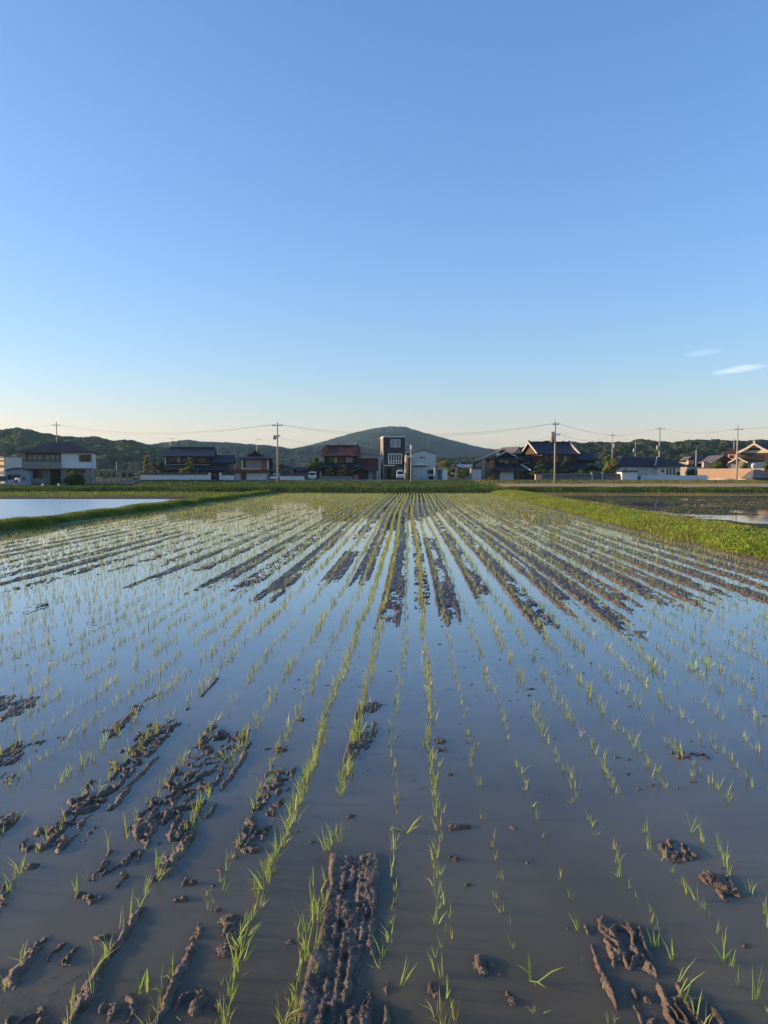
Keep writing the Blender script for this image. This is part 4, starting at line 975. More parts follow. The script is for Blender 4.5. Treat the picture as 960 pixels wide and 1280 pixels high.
t.window(406, 440, 586, 596, face=.2, fr='dframe', nx=6)
garden_wall('rough grey stone wall in front of the red-brown tiled house', 399, 441, 595.2, 602.5, 143, m='stone', cop=None)
tree('pine_tree', 'sunlit small garden tree above the stone wall, left of two', 'tree', 405, 421, 581, 601, 146, ZV, 'leaf', 'pine', 2600, 'trees above the stone wall')
tree('pine_tree', 'small garden tree above the stone wall, right of two', 'tree', 422, 438, 580, 601, 146, ZV, 'yleaf', 'pine', 1800, 'trees above the stone wall')
tree('shrub', 'dark red shrub left of the stone wall by the white van', 'shrub', 391, 404, 581, 601, 148, ZV, 'rleaf', 'round', 1800)
t = Thing('gatehouse', 'small tiled gate roof with curved gable left of the three-storey house', 'gatehouse', 452, 144, ZV)
MB().gable_y(t.X(439.5), t.X(465), -.5, 2.2, t.Z(588.6), t.Z(582.6), .2).build('roof', 'tile_grey', t.e)
MB().prism([(t.X(442), t.Z(588.8)), (t.X(462), t.Z(588.8)), (t.X(452), t.Z(584.2))], .0, 1.8).build('gable_wall', 'darkwood', t.e)
for p_ in (443.5, 459.5): t.box('post', 'darkwood', p_-.6, p_+.6, 588, 602.5, .2, .5)
t.door('darkwood', 444.6, 458.4, 590, 602.5, face=.4); t.box('brick_pier', 'brick', 442.4, 448.2, 593.4, 602.6, -.9, -.2)
t = Thing('fence_panels', 'grey-blue and green fence panels beside the small gate roof', 'fence', 466, 145, ZV)
t.box('panel', 'shedblue', 460, 465.6, 589.5, 602.2, 0, .08); t.box('panel', 'teal', 466, 471, 588.8, 602.2, .0, .08); t.box('post', 'frame', 471.2, 472.2, 588.5, 602.3, -.02, .1)
b = MB()
for i in range(9): b.box(t.X(473.0)+.03*math.sin(i*2.1), t.X(476.2)+.03*math.cos(i*1.7), 1.2, 1.7, t.Z(601.5)+i*(t.Z(571)-t.Z(601.5))/9, t.Z(601.5)+(i+.96)*(t.Z(571)-t.Z(601.5))/9)
tag(b.build('stack_of_blocks', 'conc', t.e), 'pale stacked column at the end of the panels')

# ------------------------------------------------------------------ three-storey tower house
t = Thing('house', 'narrow dark three-storey flat-roofed house with a lit left side, in the centre', 'house', 492.5, 152, ZV, None, R(5))
t.wall('charcoal', (479.5, 506, 547, 582.3, 0, 6.5)); t.wall('dframe', (479.5, 506, 582.5, 602, .25, 6.5), name='ground_floor_wall')
t.box('side_wall', 'beige', 478.9, 479.45, 547, 602, -.02, 6.5); t.box('parapet', 'white', 478.8, 506.6, 545.4, 546.9, -.08, 6.6)  # side slab paler than the charcoal walls: sunlight put into its colour
t.window(488, 500.5, 549.5, 559.2, pane='curtain', nx=2, t=.12)
t.box('floor_band', 'dframe', 479.6, 505.9, 563.4, 564.2, -.04, -.003)
o = t.box('window_band', 'white', 485, 502.4, 567, 580, -.10, -.003)
for i in range(5):
    x_ = t.X(486.3+3.15*i); MB().box(x_, x_+.33, -.125, -.104, t.Z(576.0), t.Z(568)).build('pane', 'glass', o); MB().box(x_, x_+.30, -.125, -.104, t.Z(579.2), t.Z(576.9)).build('pane', 'glass', o)
t.box('canopy', 'white', 480, 493, 581.4, 582.4, -.8, -.003)
t.door('darkwood', 483, 489.5, 585, 601.6, face=.25); t.window(490.3, 495, 586, 599, face=.25, fr='dframe', nx=1)
t = Thing('column', 'tall slender column, sunlit gold on its left, between the tower house and pale gabled building', 'column', 508.3, 151, ZV)
MB().tube([(0, 0, -.2), (0, 0, t.Z(569.6)), (0, 0, t.Z(569.0))], [.34, .34, .26], 20).build('shaft', 'orange', t.e, True); MB().box(.36, .80, -.1, 2.0, -.2, t.Z(570)).build('dark_panel', 'charcoal', t.e)

# ------------------------------------------------------------------ pale gabled industrial building with sheds
t = Thing('warehouse', 'pale grey gabled building with wide shutter right of the three-storey house', 'warehouse', 528, 152, ZV, None, R(3))
x0_, x1_, xa = t.X(511.5), t.X(545), t.X(529.5); ze, zr_ = t.Z(567.6), t.Z(562.8)
MB().prism([(x0_, -.2), (x1_, -.2), (x1_, ze), (xa, zr_), (x0_, ze)], 0, 12).build('wall', 'pale', t.e)
MB().gable_y(x0_-.15, x1_+.15, -.2, 12.2, ze+.10, zr_+.16, .1, xa).build('roof', 'tile_grey', t.e)
t.shutter('pale', 512.4, 533.4, 583.6, 602); t.box('canopy', 'dframe', 512, 534, 581.9, 583.0, -.5, -.003); t.box('sign_band', 'white', 513, 534, 579.6, 581.2, -.06, -.003)
t.window(534.4, 542, 587.2, 592.4, fr='dframe', nx=2); t.window(535.5, 541.5, 595, 599.5, fr='dframe', nx=1); t.box('vent', 'tile_grey', 524, 531, 571.5, 572.6, -.08, -.003)
for (a, b_, yt, lab, dr) in ((543.2, 552.2, 585.4, 'white metal storage shed with a dark green door beside the pale gabled building', 'teal'), (552.8, 559.2, 586, 'plain white metal storage shed right of the one with the green door', 'white')):
    t = Thing('storage_shed', lab, 'shed', (a+b_)/2, 147, ZV, 'storage sheds beside the warehouse')
    t.wall('white' if dr == 'white' else 'shedblue', (a, b_, yt+.8, 602, 0, 2.2)); t.box('roof', 'pale', a-.4, b_+.4, yt, yt+.75, -.15, 2.3)
    o = t.box('door', dr, a+3.6 if dr == 'teal' else a+1, b_-1, yt+2, 601.4, -.05, -.003); MB().box(t.X(b_-1.8), t.X(b_-1.4), -.08, -.052, .8, 1.1).build('handle', 'steel', o)
tree('tree', 'olive bush right of the white storage sheds', 'bush', 557, 570, 583, 602, 165, ZV, 'leaf', 'round', 2000)
tree('tree', 'yellowish tree behind the white storage sheds', 'tree', 546, 566, 574, 592, 210, ZV, 'yleaf', 'round', 2600)
tree('tree', 'dull green tree in the gap left of the gabled houses', 'tree', 568, 590, 585, 601, 190, ZV, 'pine', 'round', 2400)
t = Thing('house', 'small far house with an orange gable in the gap left of the grey shed', 'house', 574, 205, ZV)
t.wall('orange', (565, 572, 583.5, 600, 0, 5)); t.wall('beige', (572.2, 590, 584, 600, 1, 6), name='side_wall'); MB().gable_y(t.X(564), t.X(573), -.3, 5.3, t.Z(584), t.Z(581), .14).build('gable_roof', 'tile_brown', t.e)
MB().gable_x(t.X(572), t.X(592), .3, 7, t.Z(584.4), t.Z(580.4)).build('roof', 'shedblue', t.e); t.window(576, 584, 586, 591, face=1, fr='dframe')

# ------------------------------------------------------------------ gabled houses (centre right)
t = Thing('storage_shed', 'grey shuttered shed left of the dark gabled house', 'shed', 595.5, 147, ZV)
t.wall('beige', (589, 602.4, 585, 602.4, 0, 3)); t.box('roof', 'dframe', 588, 603, 583.2, 584.9, -.3, 3.2); t.shutter('pale', 590, 601.4, 587.2, 602)
t = Thing('house', 'dark two-storey gabled house with white garage shutter right of the grey shed', 'house', 632, 150, ZV)
t.wall('darkwood', (614, 652, 572.5, 587, .5, 8), (616.5, 653, 587.2, 603, .1, 8)); t.wall('greywood', (600, 613.8, 577, 603, 2, 8), name='side_wall')
MB().gable_y(t.X(596), t.X(664), 2.2, 11, t.Z(576.4), t.Z(561.2), .2, t.X(631)).build('main_roof', 'tile_grey', t.e)
MB().hip(t.X(611.5), t.X(656), -.8, 6.5, t.Z(573.6), t.Z(568.4), t.X(622), t.X(644)).build('front_roof', 'tile', t.e)
g_ = MB().gable_y(t.X(620.5), t.X(645), .2, 4, t.Z(569.8), t.Z(563.8), .2).build('front_gable', 'tile', t.e)
MB().gable_y(t.X(620.2), t.X(645.3), .0, .196, t.Z(569.9), t.Z(563.7), .16).build('bargeboard', 'white', g_)
MB().prism([(t.X(622.5), t.Z(570)), (t.X(643), t.Z(570)), (t.X(632.8), t.Z(565))], .5, 3.6).build('gable_wall', 'darkwood', t.e)
t.window(624, 629, 573.4, 577.6, face=.5, pane='glass', fr='white', nx=1, t=.14); t.window(630.5, 636.5, 573.6, 579.4, face=.5, pane='curtain', fr='dframe', nx=2); t.window(638.5, 648, 574, 579.5, face=.5, fr='dframe', nx=3)
MB().slab((t.X(612), -1.5, t.Z(588)), (t.X(661), -1.5, t.Z(588)), (t.X(650), .6, t.Z(580.4)), (t.X(618), .6, t.Z(580.4)), .16).build('lower_roof', 'tile', t.e)
MB().slab((t.X(650.4), .58, t.Z(580.3)+.06), (t.X(651.6), .58, t.Z(580.3)+.06), (t.X(662), -1.5, t.Z(587.6)+.06), (t.X(660.6), -1.5, t.Z(587.6)+.06), .2).build('roof_edge', 'white', t.e)
t.shutter('white', 624.6, 642, 587.6, 602.6, face=.1); t.door('dframe', 618, 623.6, 588.5, 602.6, face=.1); t.window(643.5, 652, 589, 600.5, face=.1, fr='dframe', nx=3)
t.box('chimney', 'brick', 612.4, 617.6, 575, 597, -.5, .45, label='sunlit brown brick stack'); t.box('downpipe', 'white', 605.8, 606.7, 577, 602, 1.85, 1.99)
tree('shrub', 'small grey-green shrub in front of the dark gabled house', 'shrub', 608, 620, 595, 604, 143, ZV-.1, 'leaf', 'round', 1300)
t = Thing('house', 'house end with a sunlit cream gable and teal roof behind the dark gabled house', 'house', 655, 160, ZV, None, R(24))
t.wall('white', (648, 668, 572, 602, .5, 7)); MB().gable_y(t.X(640), t.X(657), .1, 7, t.Z(566.5), t.Z(558.4), .22).build('roof', 'tile_grey', t.e)
MB().prism([(t.X(642), t.Z(567)), (t.X(655.5), t.Z(567)), (t.X(648.6), t.Z(560.2))], .5, 6.6).build('gable_wall', 'cream', t.e); MB().hip(t.X(644), t.X(674), -.4, 8, t.Z(573.5), t.Z(562), t.X(654), t.X(668)).build('lower_roof', 'tile', t.e); t.window(650, 656, 574.5, 579, face=.5, fr='dframe')

t = Thing('house', 'largest traditional house with broad dark blue roof and white gable edges behind lattice wall', 'house', 700, 152, ZV, None, R(8))
t.wall('brownwood', (678, 723, 566.5, 579, .6, 8), name='upper_wall'); t.wall('darkwood', (672, 736, 579.2, 602, .3, 8.8), (723.3, 750, 573, 579, 1.4, 8))
r = MB().gable_x(t.X(667), t.X(727), -1.0, 9.6, t.Z(567.4), t.Z(553)).build('roof', 'tile', t.e); t.ridge(r, t.X(668.5), t.X(722), 4.3, t.Z(553), 'tile', .2)
for (p0, p1) in ((667.0, 668.2), (722.0, 724.0)):
    for sg, ya in ((0, -1.0), (1, 9.6)):
        MB().slab((t.X(p0), ya, t.Z(567)+.05), (t.X(p1), ya, t.Z(567)+.05), (t.X(p1), 4.3, t.Z(552.6)+.14), (t.X(p0), 4.3, t.Z(552.6)+.14), .25).build('verge_tile', 'cream', r)
MB().prism([(0, t.Z(567.4)), (8.6, t.Z(567.4)), (4.3, t.Z(554.2))], t.X(671), t.X(671)+.3, 'x').build('gable_wall', 'brownwood', t.e)
MB().hip(t.X(720), t.X(755), .4, 8.8, t.Z(574.6), t.Z(562.4), t.X(731), t.X(742)).build('wing_roof', 'tile', t.e)
MB().slab((t.X(662), -1.9, t.Z(586.6)), (t.X(740), -1.9, t.Z(586.6)), (t.X(737), .6, t.Z(578.6)), (t.X(666), .6, t.Z(578.6)), .15).build('lower_roof', 'tile', t.e)
MB().gable_y(t.X(717.5), t.X(746), -3.4, .3, t.Z(586.8), t.Z(579.6), .2).build('porch_roof', 'tile', t.e); MB().gable_y(t.X(722), t.X(741.5), -3.62, -3.42, t.Z(586.2), t.Z(580.6), .14).build('porch_bargeboard', 'tile_grey', t.e)
MB().prism([(t.X(721.5), t.Z(587)), (t.X(742), t.Z(587)), (t.X(731.8), t.Z(581.6))], -3.0, .2).build('porch_gable', 'darkwood', t.e)
for (a, b_, pn) in ((680, 686, 'glass'), (688, 693, 'glass'), (694.6, 698.6, 'curtain'), (699.5, 703.5, 'glass'), (705, 710.6, 'curtain'), (711.4, 715, 'glass')): t.window(a, b_, 568.6, 577, face=.6, pane=pn, fr='brownwood', nx=2)
t.window(676, 715, 589, 598, face=.3, fr='darkwood', nx=8)
garden_wall('low lattice-panelled garden wall with pale coping in front of the largest tiled house', 677, 738.5, 594.2, 602.5, 142, m='stone', cop='tile_grey', base=.3)
garden_wall('short stretch of lattice wall with pale coping beneath the big round tree', 754.5, 777, 594.2, 602.5, 142, m='stone', cop='tile_grey', base=.3)
t = Thing('gate_pillar', 'sunlit tan pillar at the left end of the lattice wall', 'pillar', 672.5, 141, ZV-.1)
t.box('shaft', 'orange', 669.4, 676, 593.6, 603, 0, .9); t.box('cap', 'conc', 668.9, 676.5, 592.8, 593.5, -.06, .96)
t = Thing('gate', 'dark teal double gate between pale stone posts under the porch roof', 'gate', 746, 142, ZV-.1)
for p_ in (739.9, 752.6): t.box('post', 'conc', p_-1.1, p_+1.1, 590.6, 603, -.12, .3)
for p_ in (741.3, 746.5): o = t.box('door', 'teal', p_, p_+4.8, 591, 602.8, 0, .1); MB().box(t.X(p_+(4 if p_ < 745 else .4)), t.X(p_+(4 if p_ < 745 else .4))+.06, -.06, -.002, .8, 1.1).build('handle', 'steel', o)
for a in (('pruned garden pine at the left end of the largest tiled house', 664, 686, 573, 597, 'pine', 'pine', 4200), ('pruned garden pine right behind the tall central-right utility pole', 696, 714, 576, 595, 'pine', 'pine', 3600)):
    tree('pine_tree', a[0], 'tree', a[1], a[2], a[3], a[4], 146, ZV, a[5], a[6], a[7], 'pines in front of the largest tiled house')
for a in (('dark clipped shrub behind the lattice wall beside the left pine', 682, 699, 586, 598, 'pine'), ('dark clipped shrub behind the lattice wall under the porch roof', 714, 738, 586, 598, 'pine')):
    tree('shrub', a[0], 'shrub', a[1], a[2], a[3], a[4], 144.5, ZV, a[5], 'round', 2600, 'shrubs behind the lattice wall')
tree('tree', 'big round yellow-green tree between the teal gate and the white garage', 'tree', 750.5, 778, 573.5, 597, 146, ZV, 'yleaf', 'round', 6000, size=.16)

# ------------------------------------------------------------------ white garage and bungalow
t = Thing('garage', 'white garage with dark lintel at the left end of the white bungalow', 'garage', 787, 141, ZV-.1)
t.wall('white', (777, 796.4, 590.2, 604, 0, 4.5)); t.box('roof', 'dframe', 776.4, 797, 588, 590.1, -.25, 4.7); t.shutter('white', 778, 795.4, 590.8, 603.6)
t = Thing('bin', 'dark box standing at the right side of the white garage', 'bin', 798.6, 141, ZV-.1)
t.box('box', 'dblue', 797.2, 800.6, 596, 603.4, 0, .7); t.box('lid', 'dframe', 796.9, 800.9, 595.3, 595.9, -.06, .76)
t = Thing('house', 'white single-storey bungalow with a wide dark hip roof at the right', 'house', 816, 152, ZV)
t.wall('white', (778.5, 822, 581.5, 603, 1.6, 9), (822.2, 850, 581.8, 603, 0, 9)); t.wall('beige', (850.2, 856, 583, 603, 3, 9), name='side_wall')
MB().hip(t.X(774), t.X(853), .9, 10, t.Z(582.2), t.Z(570), t.X(790), t.X(832)).build('roof', 'slate', t.e)
MB().hip(t.X(816.5), t.X(860.5), -.7, 10.4, t.Z(582.7), t.Z(571.0), t.X(831), t.X(838), .16).build('front_roof', 'slate', t.e)
MB().tube([(t.X(817), -.68, t.Z(582.6)+.06), (t.X(831.5), 4.85, t.Z(570.9)+.06)], .13, 6).build('hip_ridge', 'conc', t.e); MB().tube([(t.X(774.4), .95, t.Z(582.1)+.06), (t.X(790), 5.4, t.Z(570)+.06)], .12, 6).build('hip_ridge', 'slate', t.e)
MB().box(t.X(816.6), t.X(860.4), -.76, -.705, t.Z(583.4), t.Z(582.3)).build('gutter', 'dframe', t.e)
t.window(826.2, 829.4, 587.2, 590.4, fr='dframe', nx=1)
for p_ in (832.6, 836.6, 840.8): t.window(p_, p_+2.0, 585.6, 593.4, fr='dframe', nx=1, t=.06)
t.box('cladding', 'pale', 799, 812, 584.5, 597, 1.5, 1.597); t.window(783.5, 785.5, 585.4, 587.4, face=1.6, fr='dframe', nx=1)
garden_wall('low white wall running right from the white bungalow', 800, 873, 594.2, 602.5, 144, m='white', cop=None)
garden_wall('short end block of the low white wall nearest the orange wall', 873.3, 883.5, 593.8, 602.5, 143.6, m='white', cop=None)
tree('shrub', 'small clipped shrub behind the low white wall beside the slit windows', 'shrub', 843, 850, 589, 596, 147, ZV, 'leaf', 'round', 700)

# ------------------------------------------------------------------ right hand end
t = garden_wall('long sunlit orange wall with a cream foot at the right', 880, 944, 586.8, 602.8, 144, m='orange', cop=None, rot=R(-34)); t.e.scale.x = 1.2
t.box('plinth', 'cream', 880.5, 943.5, 598.2, 603.5, -.12, -.003); t.box('cap', 'cream', 879.5, 944.5, 585.9, 586.7, -.08, .3)
t = Thing('outbuilding', 'grey tiled low outbuilding at the right edge in front of the orange wall', 'outbuilding', 957, 139, ZV-.1)
t.wall('tile_grey', (942.5, 985, 597, 603.5, 0, 4)); MB().hip(t.X(938.5), t.X(990), -.5, 5, t.Z(597.2), t.Z(586.6), t.X(949), t.X(978)).build('roof', 'tile_grey', t.e); t.box('plinth', 'conc', 942.4, 985, 600.2, 603.8, -.05, -.003)
t = Thing('house', 'ornate traditional house with a sunlit cream gable at the right edge', 'house', 950, 172, ZV+.2, None, R(-32)); t.e.scale.x = 1.12
t.wall('brownwood', (930, 957, 566.4, 577.4, .3, 12), name='upper_wall'); t.wall('cream', (929, 958, 577.6, 604, 0, 12))
t.box('plaster_band', 'cream', 929.6, 957.4, 563.6, 566.2, .15, 11)
r = MB().gable_y(t.X(925.5), t.X(961), -.8, 12.6, t.Z(565.4), t.Z(553.8), .22).build('roof', 'tile', t.e); MB().gable_y(t.X(925.2), t.X(961.3), -1.05, -.806, t.Z(565.3), t.Z(553.6), .5).build('bargeboard', 'cream', r)
MB().prism([(t.X(929.5), t.Z(565.2)), (t.X(957), t.Z(565.2)), (t.X(943.2), t.Z(556.2))], .1, 11).build('gable_wall', 'cream', t.e); t.box('gable_vent', 'darkwood', 938, 948.5, 560.4, 562.6, -.02, .09)
t.box('ridge_ornament', 'cream', 942.2, 944.2, 551.0, 553.8, -1.0, -.7); t.window(934, 953, 568.4, 575.6, face=.3, fr='brownwood', nx=5)
MB().gable_y(t.X(919.5), t.X(939), -4, .0, t.Z(577.8), t.Z(571.4), .2).build('porch_roof', 'tile_grey', t.e); MB().gable_y(t.X(919.2), t.X(939.3), -4.25, -4.005, t.Z(577.7), t.Z(571.2), .3).build('porch_bargeboard', 'cream', t.e)
MB().prism([(t.X(922), t.Z(578)), (t.X(936.5), t.Z(578)), (t.X(929.2), t.Z(573.2))], -3.7, -.02).build('porch_gable', 'orange', t.e); t.box('porch_wall', 'beige', 922, 936.5, 578, 602, -3.6, -.02)
t = Thing('house', 'dark blue tiled roof end of the house cut by the right edge', 'house', 968, 178, ZV+.2)
t.wall('darkwood', (954, 990, 565, 604, 0, 8)); MB().gable_x(t.X(950), t.X(996), -1, 9, t.Z(566), t.Z(552.5)).build('roof', 'tile', t.e); t.window(958, 975, 568, 575, fr='dframe', nx=4)
t = Thing('stone_lantern', 'small pale garden lantern behind the orange wall', 'lantern', 940.8, 158, ZV)
b = MB().tube([(0, 0, 0), (0, 0, t.Z(584.5))], .13, 10); b.build('shaft', 'white', t.e); MB().box(-.28, .28, -.28, .28, t.Z(584.4), t.Z(581.4)).build('light_box', 'white', t.e)
MB().tube([(0, 0, t.Z(581.3)), (0, 0, t.Z(579.0))], [.5, .05], 6).build('cap', 'white', t.e)
t = Thing('house', 'far orange walled house with reddish roof left of the ornate gable', 'house', 914, 200, ZV+.3, None, R(-35))
t.wall('orange', (909, 919.5, 566, 600, 0, 6)); MB().gable_x(t.X(906), t.X(922), -.6, 6.6, t.Z(566.4), t.Z(561.6)).build('roof', 'tile_brown', t.e); t.window(911, 916, 569, 573, fr='dframe')
t = Thing('house', 'low brown tiled house with a spreading roof behind the orange wall', 'house', 904, 185, ZV+.2)
t.wall('darkwood', (893, 918, 576.4, 602, .4, 8)); MB().gable_y(t.X(890), t.X(920), 0, 9, t.Z(577.6), t.Z(568.6), .2).build('roof', 'tile_grey', t.e)
MB().prism([(t.X(894), t.Z(577.8)), (t.X(916), t.Z(577.8)), (t.X(905), t.Z(570.6))], .4, 7.6).build('gable_wall', 'brownwood', t.e); MB().slab((t.X(904), -3, t.Z(586)), (t.X(924), -3, t.Z(586)), (t.X(922), .3, t.Z(578.4)), (t.X(907), .3, t.Z(578.4)), .16).build('lower_roof', 'tile_grey', t.e)
t = Thing('house', 'far house with dark tiled roof and orange gable right of the white bungalow', 'house', 870, 200, ZV+.2)
t.wall('beige', (858, 880, 577.4, 602, 0, 7)); r = MB().gable_x(t.X(862), t.X(884), -.6, 7.6, t.Z(577.6), t.Z(569.6)).build('roof', 'tile', t.e)
MB().gable_y(t.X(856), t.X(866), -1.4, 4, t.Z(574.6), t.Z(570.6), .2).build('gable_roof', 'tile_grey', t.e); t.box('gable_block', 'orange', 857.5, 864.5, 574.8, 580.5, -1.2, -.01); t.box('plaster_band', 'cream', 858, 880, 584, 586.5, -.08, -.003); t.window(866, 878, 579.2, 583, fr='dframe', nx=4)
t = Thing('gate_pillar', 'sunlit tan pillar standing behind the left end of the orange wall', 'pillar', 881.5, 158, ZV)
t.box('shaft', 'orange', 879, 884.4, 578.2, 600, 0, .9); t.box('cap', 'brick', 878.6, 884.8, 577.2, 578.1, -.06, .96)
tree('tree', 'bright green garden tree behind the left part of the orange wall', 'tree', 888, 906, 574, 594, 162, ZV, 'leaf', 'round', 3600)
tree('tree', 'dark green tree between the ornate house porch and the orange wall', 'tree', 925, 938, 577, 592, 160, ZV, 'pine', 'round', 2000)
tree('tree', 'pruned pine at the right edge above the grey tiled outbuilding', 'tree', 950, 968, 575, 592, 160, ZV, 'leaf', 'pine', 2600)
tree('shrub', 'dark shrub between the white bungalow and the far orange gabled house', 'shrub', 856, 880, 585, 597, 160, ZV, 'pine', 'round', 2200)

# trees that fill the land behind the houses
gg = random.Random(3)
desc = ['rounded', 'ragged', 'pointed', 'broad', 'thin', 'bushy']
spots = [(120, 150, 586, 600, 'behind the grey pergola'), (147, 168, 590, 602, 'behind the right end of the pergola'), (288, 306, 578, 594, 'behind the balcony of the red fascia house'),
         (345, 358, 579, 592, 'behind the left outbuilding'), (376, 392, 582, 595, 'behind the right outbuilding'), (716, 732, 571, 590, 'behind the wing of the largest tiled house'),
         (752, 772, 566, 590, 'behind the big round yellow-green tree'), (846, 862, 574, 592, 'right behind the bungalow roof end'), (882, 896, 570, 590, 'behind the tan pillar'), (584, 598, 577, 595, 'behind the grey shuttered shed')]
for i, (a, b_, yt, yb, wh) in enumerate(spots):
    tree('tree', f'{desc[i % 6]} dark green background tree {wh}', 'tree', a, b_, yt, yb, 230+gg.uniform(0, 30), 1.0, 'pine' if i % 2 else 'leaf', 'cone' if i % 3 == 2 else 'round', 1800, 'background trees behind the houses', size=.3)

# ------------------------------------------------------------------ utility poles and cables
POLE = {}
def pole(key, label, px, yt, yb, D, arm=None, arm2=None, trafo=None, r=.13, spike=True, zb=None):
    zb = CAMH+(HORZ-yb)*D/F if zb is None else zb
    t = Thing('utility_pole', label, 'utility pole', px, D, zb, 'utility poles along the village'); H = t.Z(yt)
    MB().tube([(0, 0, -.3), (0, 0, H*.6), (0, 0, H*.95)], [r, r*.82, r*.68], 12).build('shaft', 'polec', t.e, True)
    if spike: MB().tube([(0, 0, H*.94), (0, 0, H)], [.04, .025], 6).build('lightning_rod', 'steel', t.e)
    def crossarm(y, hw, name='crossarm'):
        z = t.Z(y); o = MB().box(-hw, hw, -r-.1, -r-.01, z-.06, z+.06).build(name, 'steel', t.e); b = MB()
        for q in (-.92, -.45, .45, .92): b.tube([(q*hw, -r-.05, z+.065), (q*hw, -r-.05, z+.16), (q*hw, -r-.05, z+.26)], [.05, .075, .035], 8)
        b.build('insulators', 'white', o)
    if arm: crossarm(*arm)
    if arm2: crossarm(*arm2)
    if trafo:
        y0, y1, sx = trafo; z0, z1 = t.Z(y1), t.Z(y0)
        o = MB().tube([(sx*(r+.30), -.1, z0), (sx*(r+.30), -.1, z1)], .26, 14).build('transformer', 'polec', t.e, True); MB().box(sx*(r+.02), sx*(r+.12), -.14, .0, z0+.2, z1-.2).build('bracket', 'steel', o)
    z = 1.8; b = MB()
    while z < H*.8: b.tube([(r*.8, 0, z), (r+.16, 0, z)], .012, 5); z += .45; b.tube([(-r*.8, 0, z), (-r-.16, 0, z)], .012, 5); z += .45
    b.build('step_bolts', 'steel', t.e)
    POLE[key] = (t, H); return t
pole('a', 'tall utility pole rising behind the white two-storey house at the left', 72.3, 524, 596, 176, (532, .9), zb=.9)
pole('b', 'tall concrete utility pole with crossarm and switch boxes left of centre', 347.3, 524.5, 604.5, 113, (532.4, .78), (546, .35), (544.5, 549.5, -1))
pole('c', 'short slim utility pole with a bright top in front of the pale gabled building', 513.8, 560.5, 605, 118, (572, .5), r=.11, spike=False)
b = MB().tube([(0, 0, POLE['c'][1]*.955), (0, 0, POLE['c'][1]*.955+.75)], .13, 10).build('cap', 'white', POLE['c'][0].e, True)
pole('d', 'tallest utility pole with transformer in front of the largest tiled house', 693.2, 523, 606.5, 102, (531, .45), (544, .62), (540, 553, -1), r=.13)
pole('e', 'utility pole behind the big round tree at right', 764.6, 540, 590, 196, (544.5, .6), None, (555, 560, 1), zb=.9)
pole('f', 'plain utility pole behind the left end of the bungalow roof', 793.3, 550, 590, 215, None, None, (561, 566, -1), zb=.9)
pole('g', 'utility pole with wide crossarm and transformer behind the bungalow', 823.4, 531, 592, 182, (536.6, 1.2), (553, .5), (557, 563, -1), r=.2, zb=.9)
pole('h', 'slim bare pole behind the low white wall', 869.3, 560.5, 598, 152, r=.14, spike=False, zb=.9)
pole('i', 'utility pole in front of the orange wall at the far right', 920.4, 529.5, 603.5, 137, (537.3, .85), r=.15)
pole('j', 'thin distant pole just left of the pole by the orange wall', 916.2, 546, 590, 240, None, r=.16, zb=1)
pole('k', 'thin pale mast behind the shed at the far left', 19.4, 567.5, 590, 160, r=.07, spike=False, zb=.4)
pole('l', 'thin pale post standing above the pergola', 146.4, 575.5, 602, 150, r=.10, spike=False, zb=.4)
pole('m', 'thin post beside the tan gate at the end of the bungalow', 857.4, 584, 600, 150, r=.07, spike=False, zb=.8)
def mast(label, px, yt, yb, D, r):
    t = Thing('mast', label, 'mast', px, D, CAMH+(HORZ-yb)*D/F); H = t.Z(yt); w_ = r*4
    b = MB()
    for sx in (-1, 1):
        for sy in (-1, 1): b.tube([(sx*w_, sy*w_, -2), (sx*w_*.4, sy*w_*.4, H)], r*.45, 5)
    for i in range(8):
        z = H*i/8; q = w_*(1-.6*i/8); b.box(-q, q, -q-.05, -q+.05, z, z+r*.7)
    b.build('lattice', 'polec', t.e); MB().tube([(0, 0, H), (0, 0, H*1.06)], r*.4, 5).build('tip', 'steel', t.e)
mast('faint pale lattice mast on the mountain slope above the red-brown house', 444.3, 541, 557, 900, .10)
mast('faint pale lattice mast on the right shoulder of the mountain', 534.8, 545, 558, 900, .10)
def antenna(label, px, yt, yb, D, rakes):
    t = Thing('tv_antenna', label, 'antenna', px, D, CAMH+(HORZ-yb)*D/F); H = t.Z(yt)
    MB().tube([(0, 0, 0), (0, 0, H)], .03, 6).build('mast', 'steel', t.e); b = MB().box(-.1, 1.0, -.02, .02, H-.12, H-.08)
    for i in range(6): b.box(i*.18-.02, i*.18+.0, -.45, .45, H-.075, H-.05)
    b.build('boom', 'steel', t.e)
antenna('thin television aerial on the roof of the largest tiled house', 704.2, 541.5, 553.5, 157, 6)
antenna('thin television aerial over the red fascia house, barely visible against the hill', 321, 549, 563.5, 146, 6)
antenna('thin television aerial on the blue-black tiled house', 213.8, 548, 560, 155, 6)

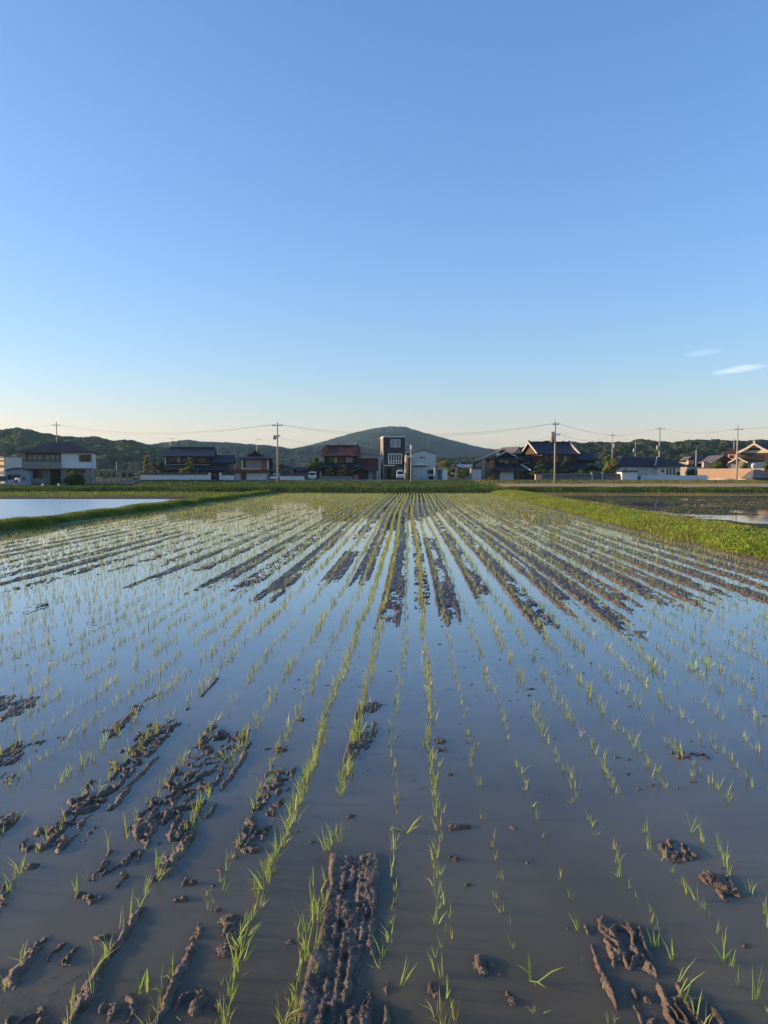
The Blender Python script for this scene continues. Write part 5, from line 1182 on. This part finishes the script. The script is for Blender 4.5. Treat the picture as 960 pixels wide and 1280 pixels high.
def P3(key, dx, y, off=-.2):
    t, H = POLE[key]; return Vector((t.e.location.x+dx, t.e.location.y+off, t.zb+t.Z(y)))
def cable(label, a, b, sag, r=.018):
    r *= .7
    pts_ = [a.lerp(b, i/24)-Vector((0, 0, 4*sag*(i/24)*(1-i/24))) for i in range(25)]
    tag(MB().tube(pts_, r, 5).build('power_line', 'wire', None, True), label, 'cable', 'overhead cables between the poles')
far_l = Vector((-120, 190, 11.0)); far_r = Vector((96, 112, 12.2))
cable('overhead cable leaving the picture on the left from the pole behind the white house', P3('a', -.8, 531), far_l, .9)
cable('upper overhead cable from the far left pole to the crossarm pole', P3('a', .8, 531), P3('b', -.72, 531.2), 1.6, .022); cable('lower overhead cable from the far left pole to the crossarm pole', P3('a', -.4, 531), P3('b', -.35, 531.2), 1.9, .016)
cable('upper overhead cable from the crossarm pole to the tallest pole', P3('b', .72, 531.2), P3('d', -.4, 530), 1.5, .020); cable('lower overhead cable from the crossarm pole to the tallest pole', P3('b', .35, 531.2), P3('d', -.2, 530), 1.8, .016)
cable('telephone cable from the middle of the crossarm pole to the short slim pole', P3('b', .2, 547), P3('c', -.4, 571.5), .5, .016); cable('telephone cable from the short slim pole to the tallest pole', P3('c', .4, 571.5), P3('d', -.5, 546), .7, .016)
cable('upper overhead cable from the tallest pole to the wide crossarm pole behind the bungalow', P3('d', .4, 530), P3('g', -1.1, 535.4), 1.6, .024); cable('lower overhead cable from the tallest pole to the pole behind the round tree', P3('d', .55, 543), P3('e', -.5, 543.5), 1.2, .02)
cable('overhead cable from the pole behind the round tree to the wide crossarm pole', P3('e', .5, 543.5), P3('g', -.9, 552), .8, .02); cable('upper overhead cable between the bungalow pole and the orange wall pole', P3('g', 1.1, 535.4), P3('i', -.75, 536.2), 1.0, .024)
cable('lower overhead cable between the bungalow pole and the orange wall pole', P3('g', .5, 552), P3('i', -.15, 560), .8, .02); cable('overhead cable leaving the picture on the right from the orange wall pole', P3('i', .75, 536.2), far_r, .6, .024)

# ------------------------------------------------------------------ air
hz = bpy.data.materials.new('haze'); hz.use_nodes = True; n = hz.node_tree.nodes; n.remove(n['Principled BSDF'])
pv = n.new('ShaderNodeVolumePrincipled'); pv.inputs['Density'].default_value = .00012; pv.inputs['Color'].default_value = (.50, .80, 1.0, 1); pv.inputs['Anisotropy'].default_value = .2
hz.node_tree.links.new(pv.outputs[0], n['Material Output'].inputs['Volume'])
o = MB().box(-7600, 7600, -300, 6300, -2.2, 190).build('haze', hz); tag(o, 'thin evening haze', kind='stuff')
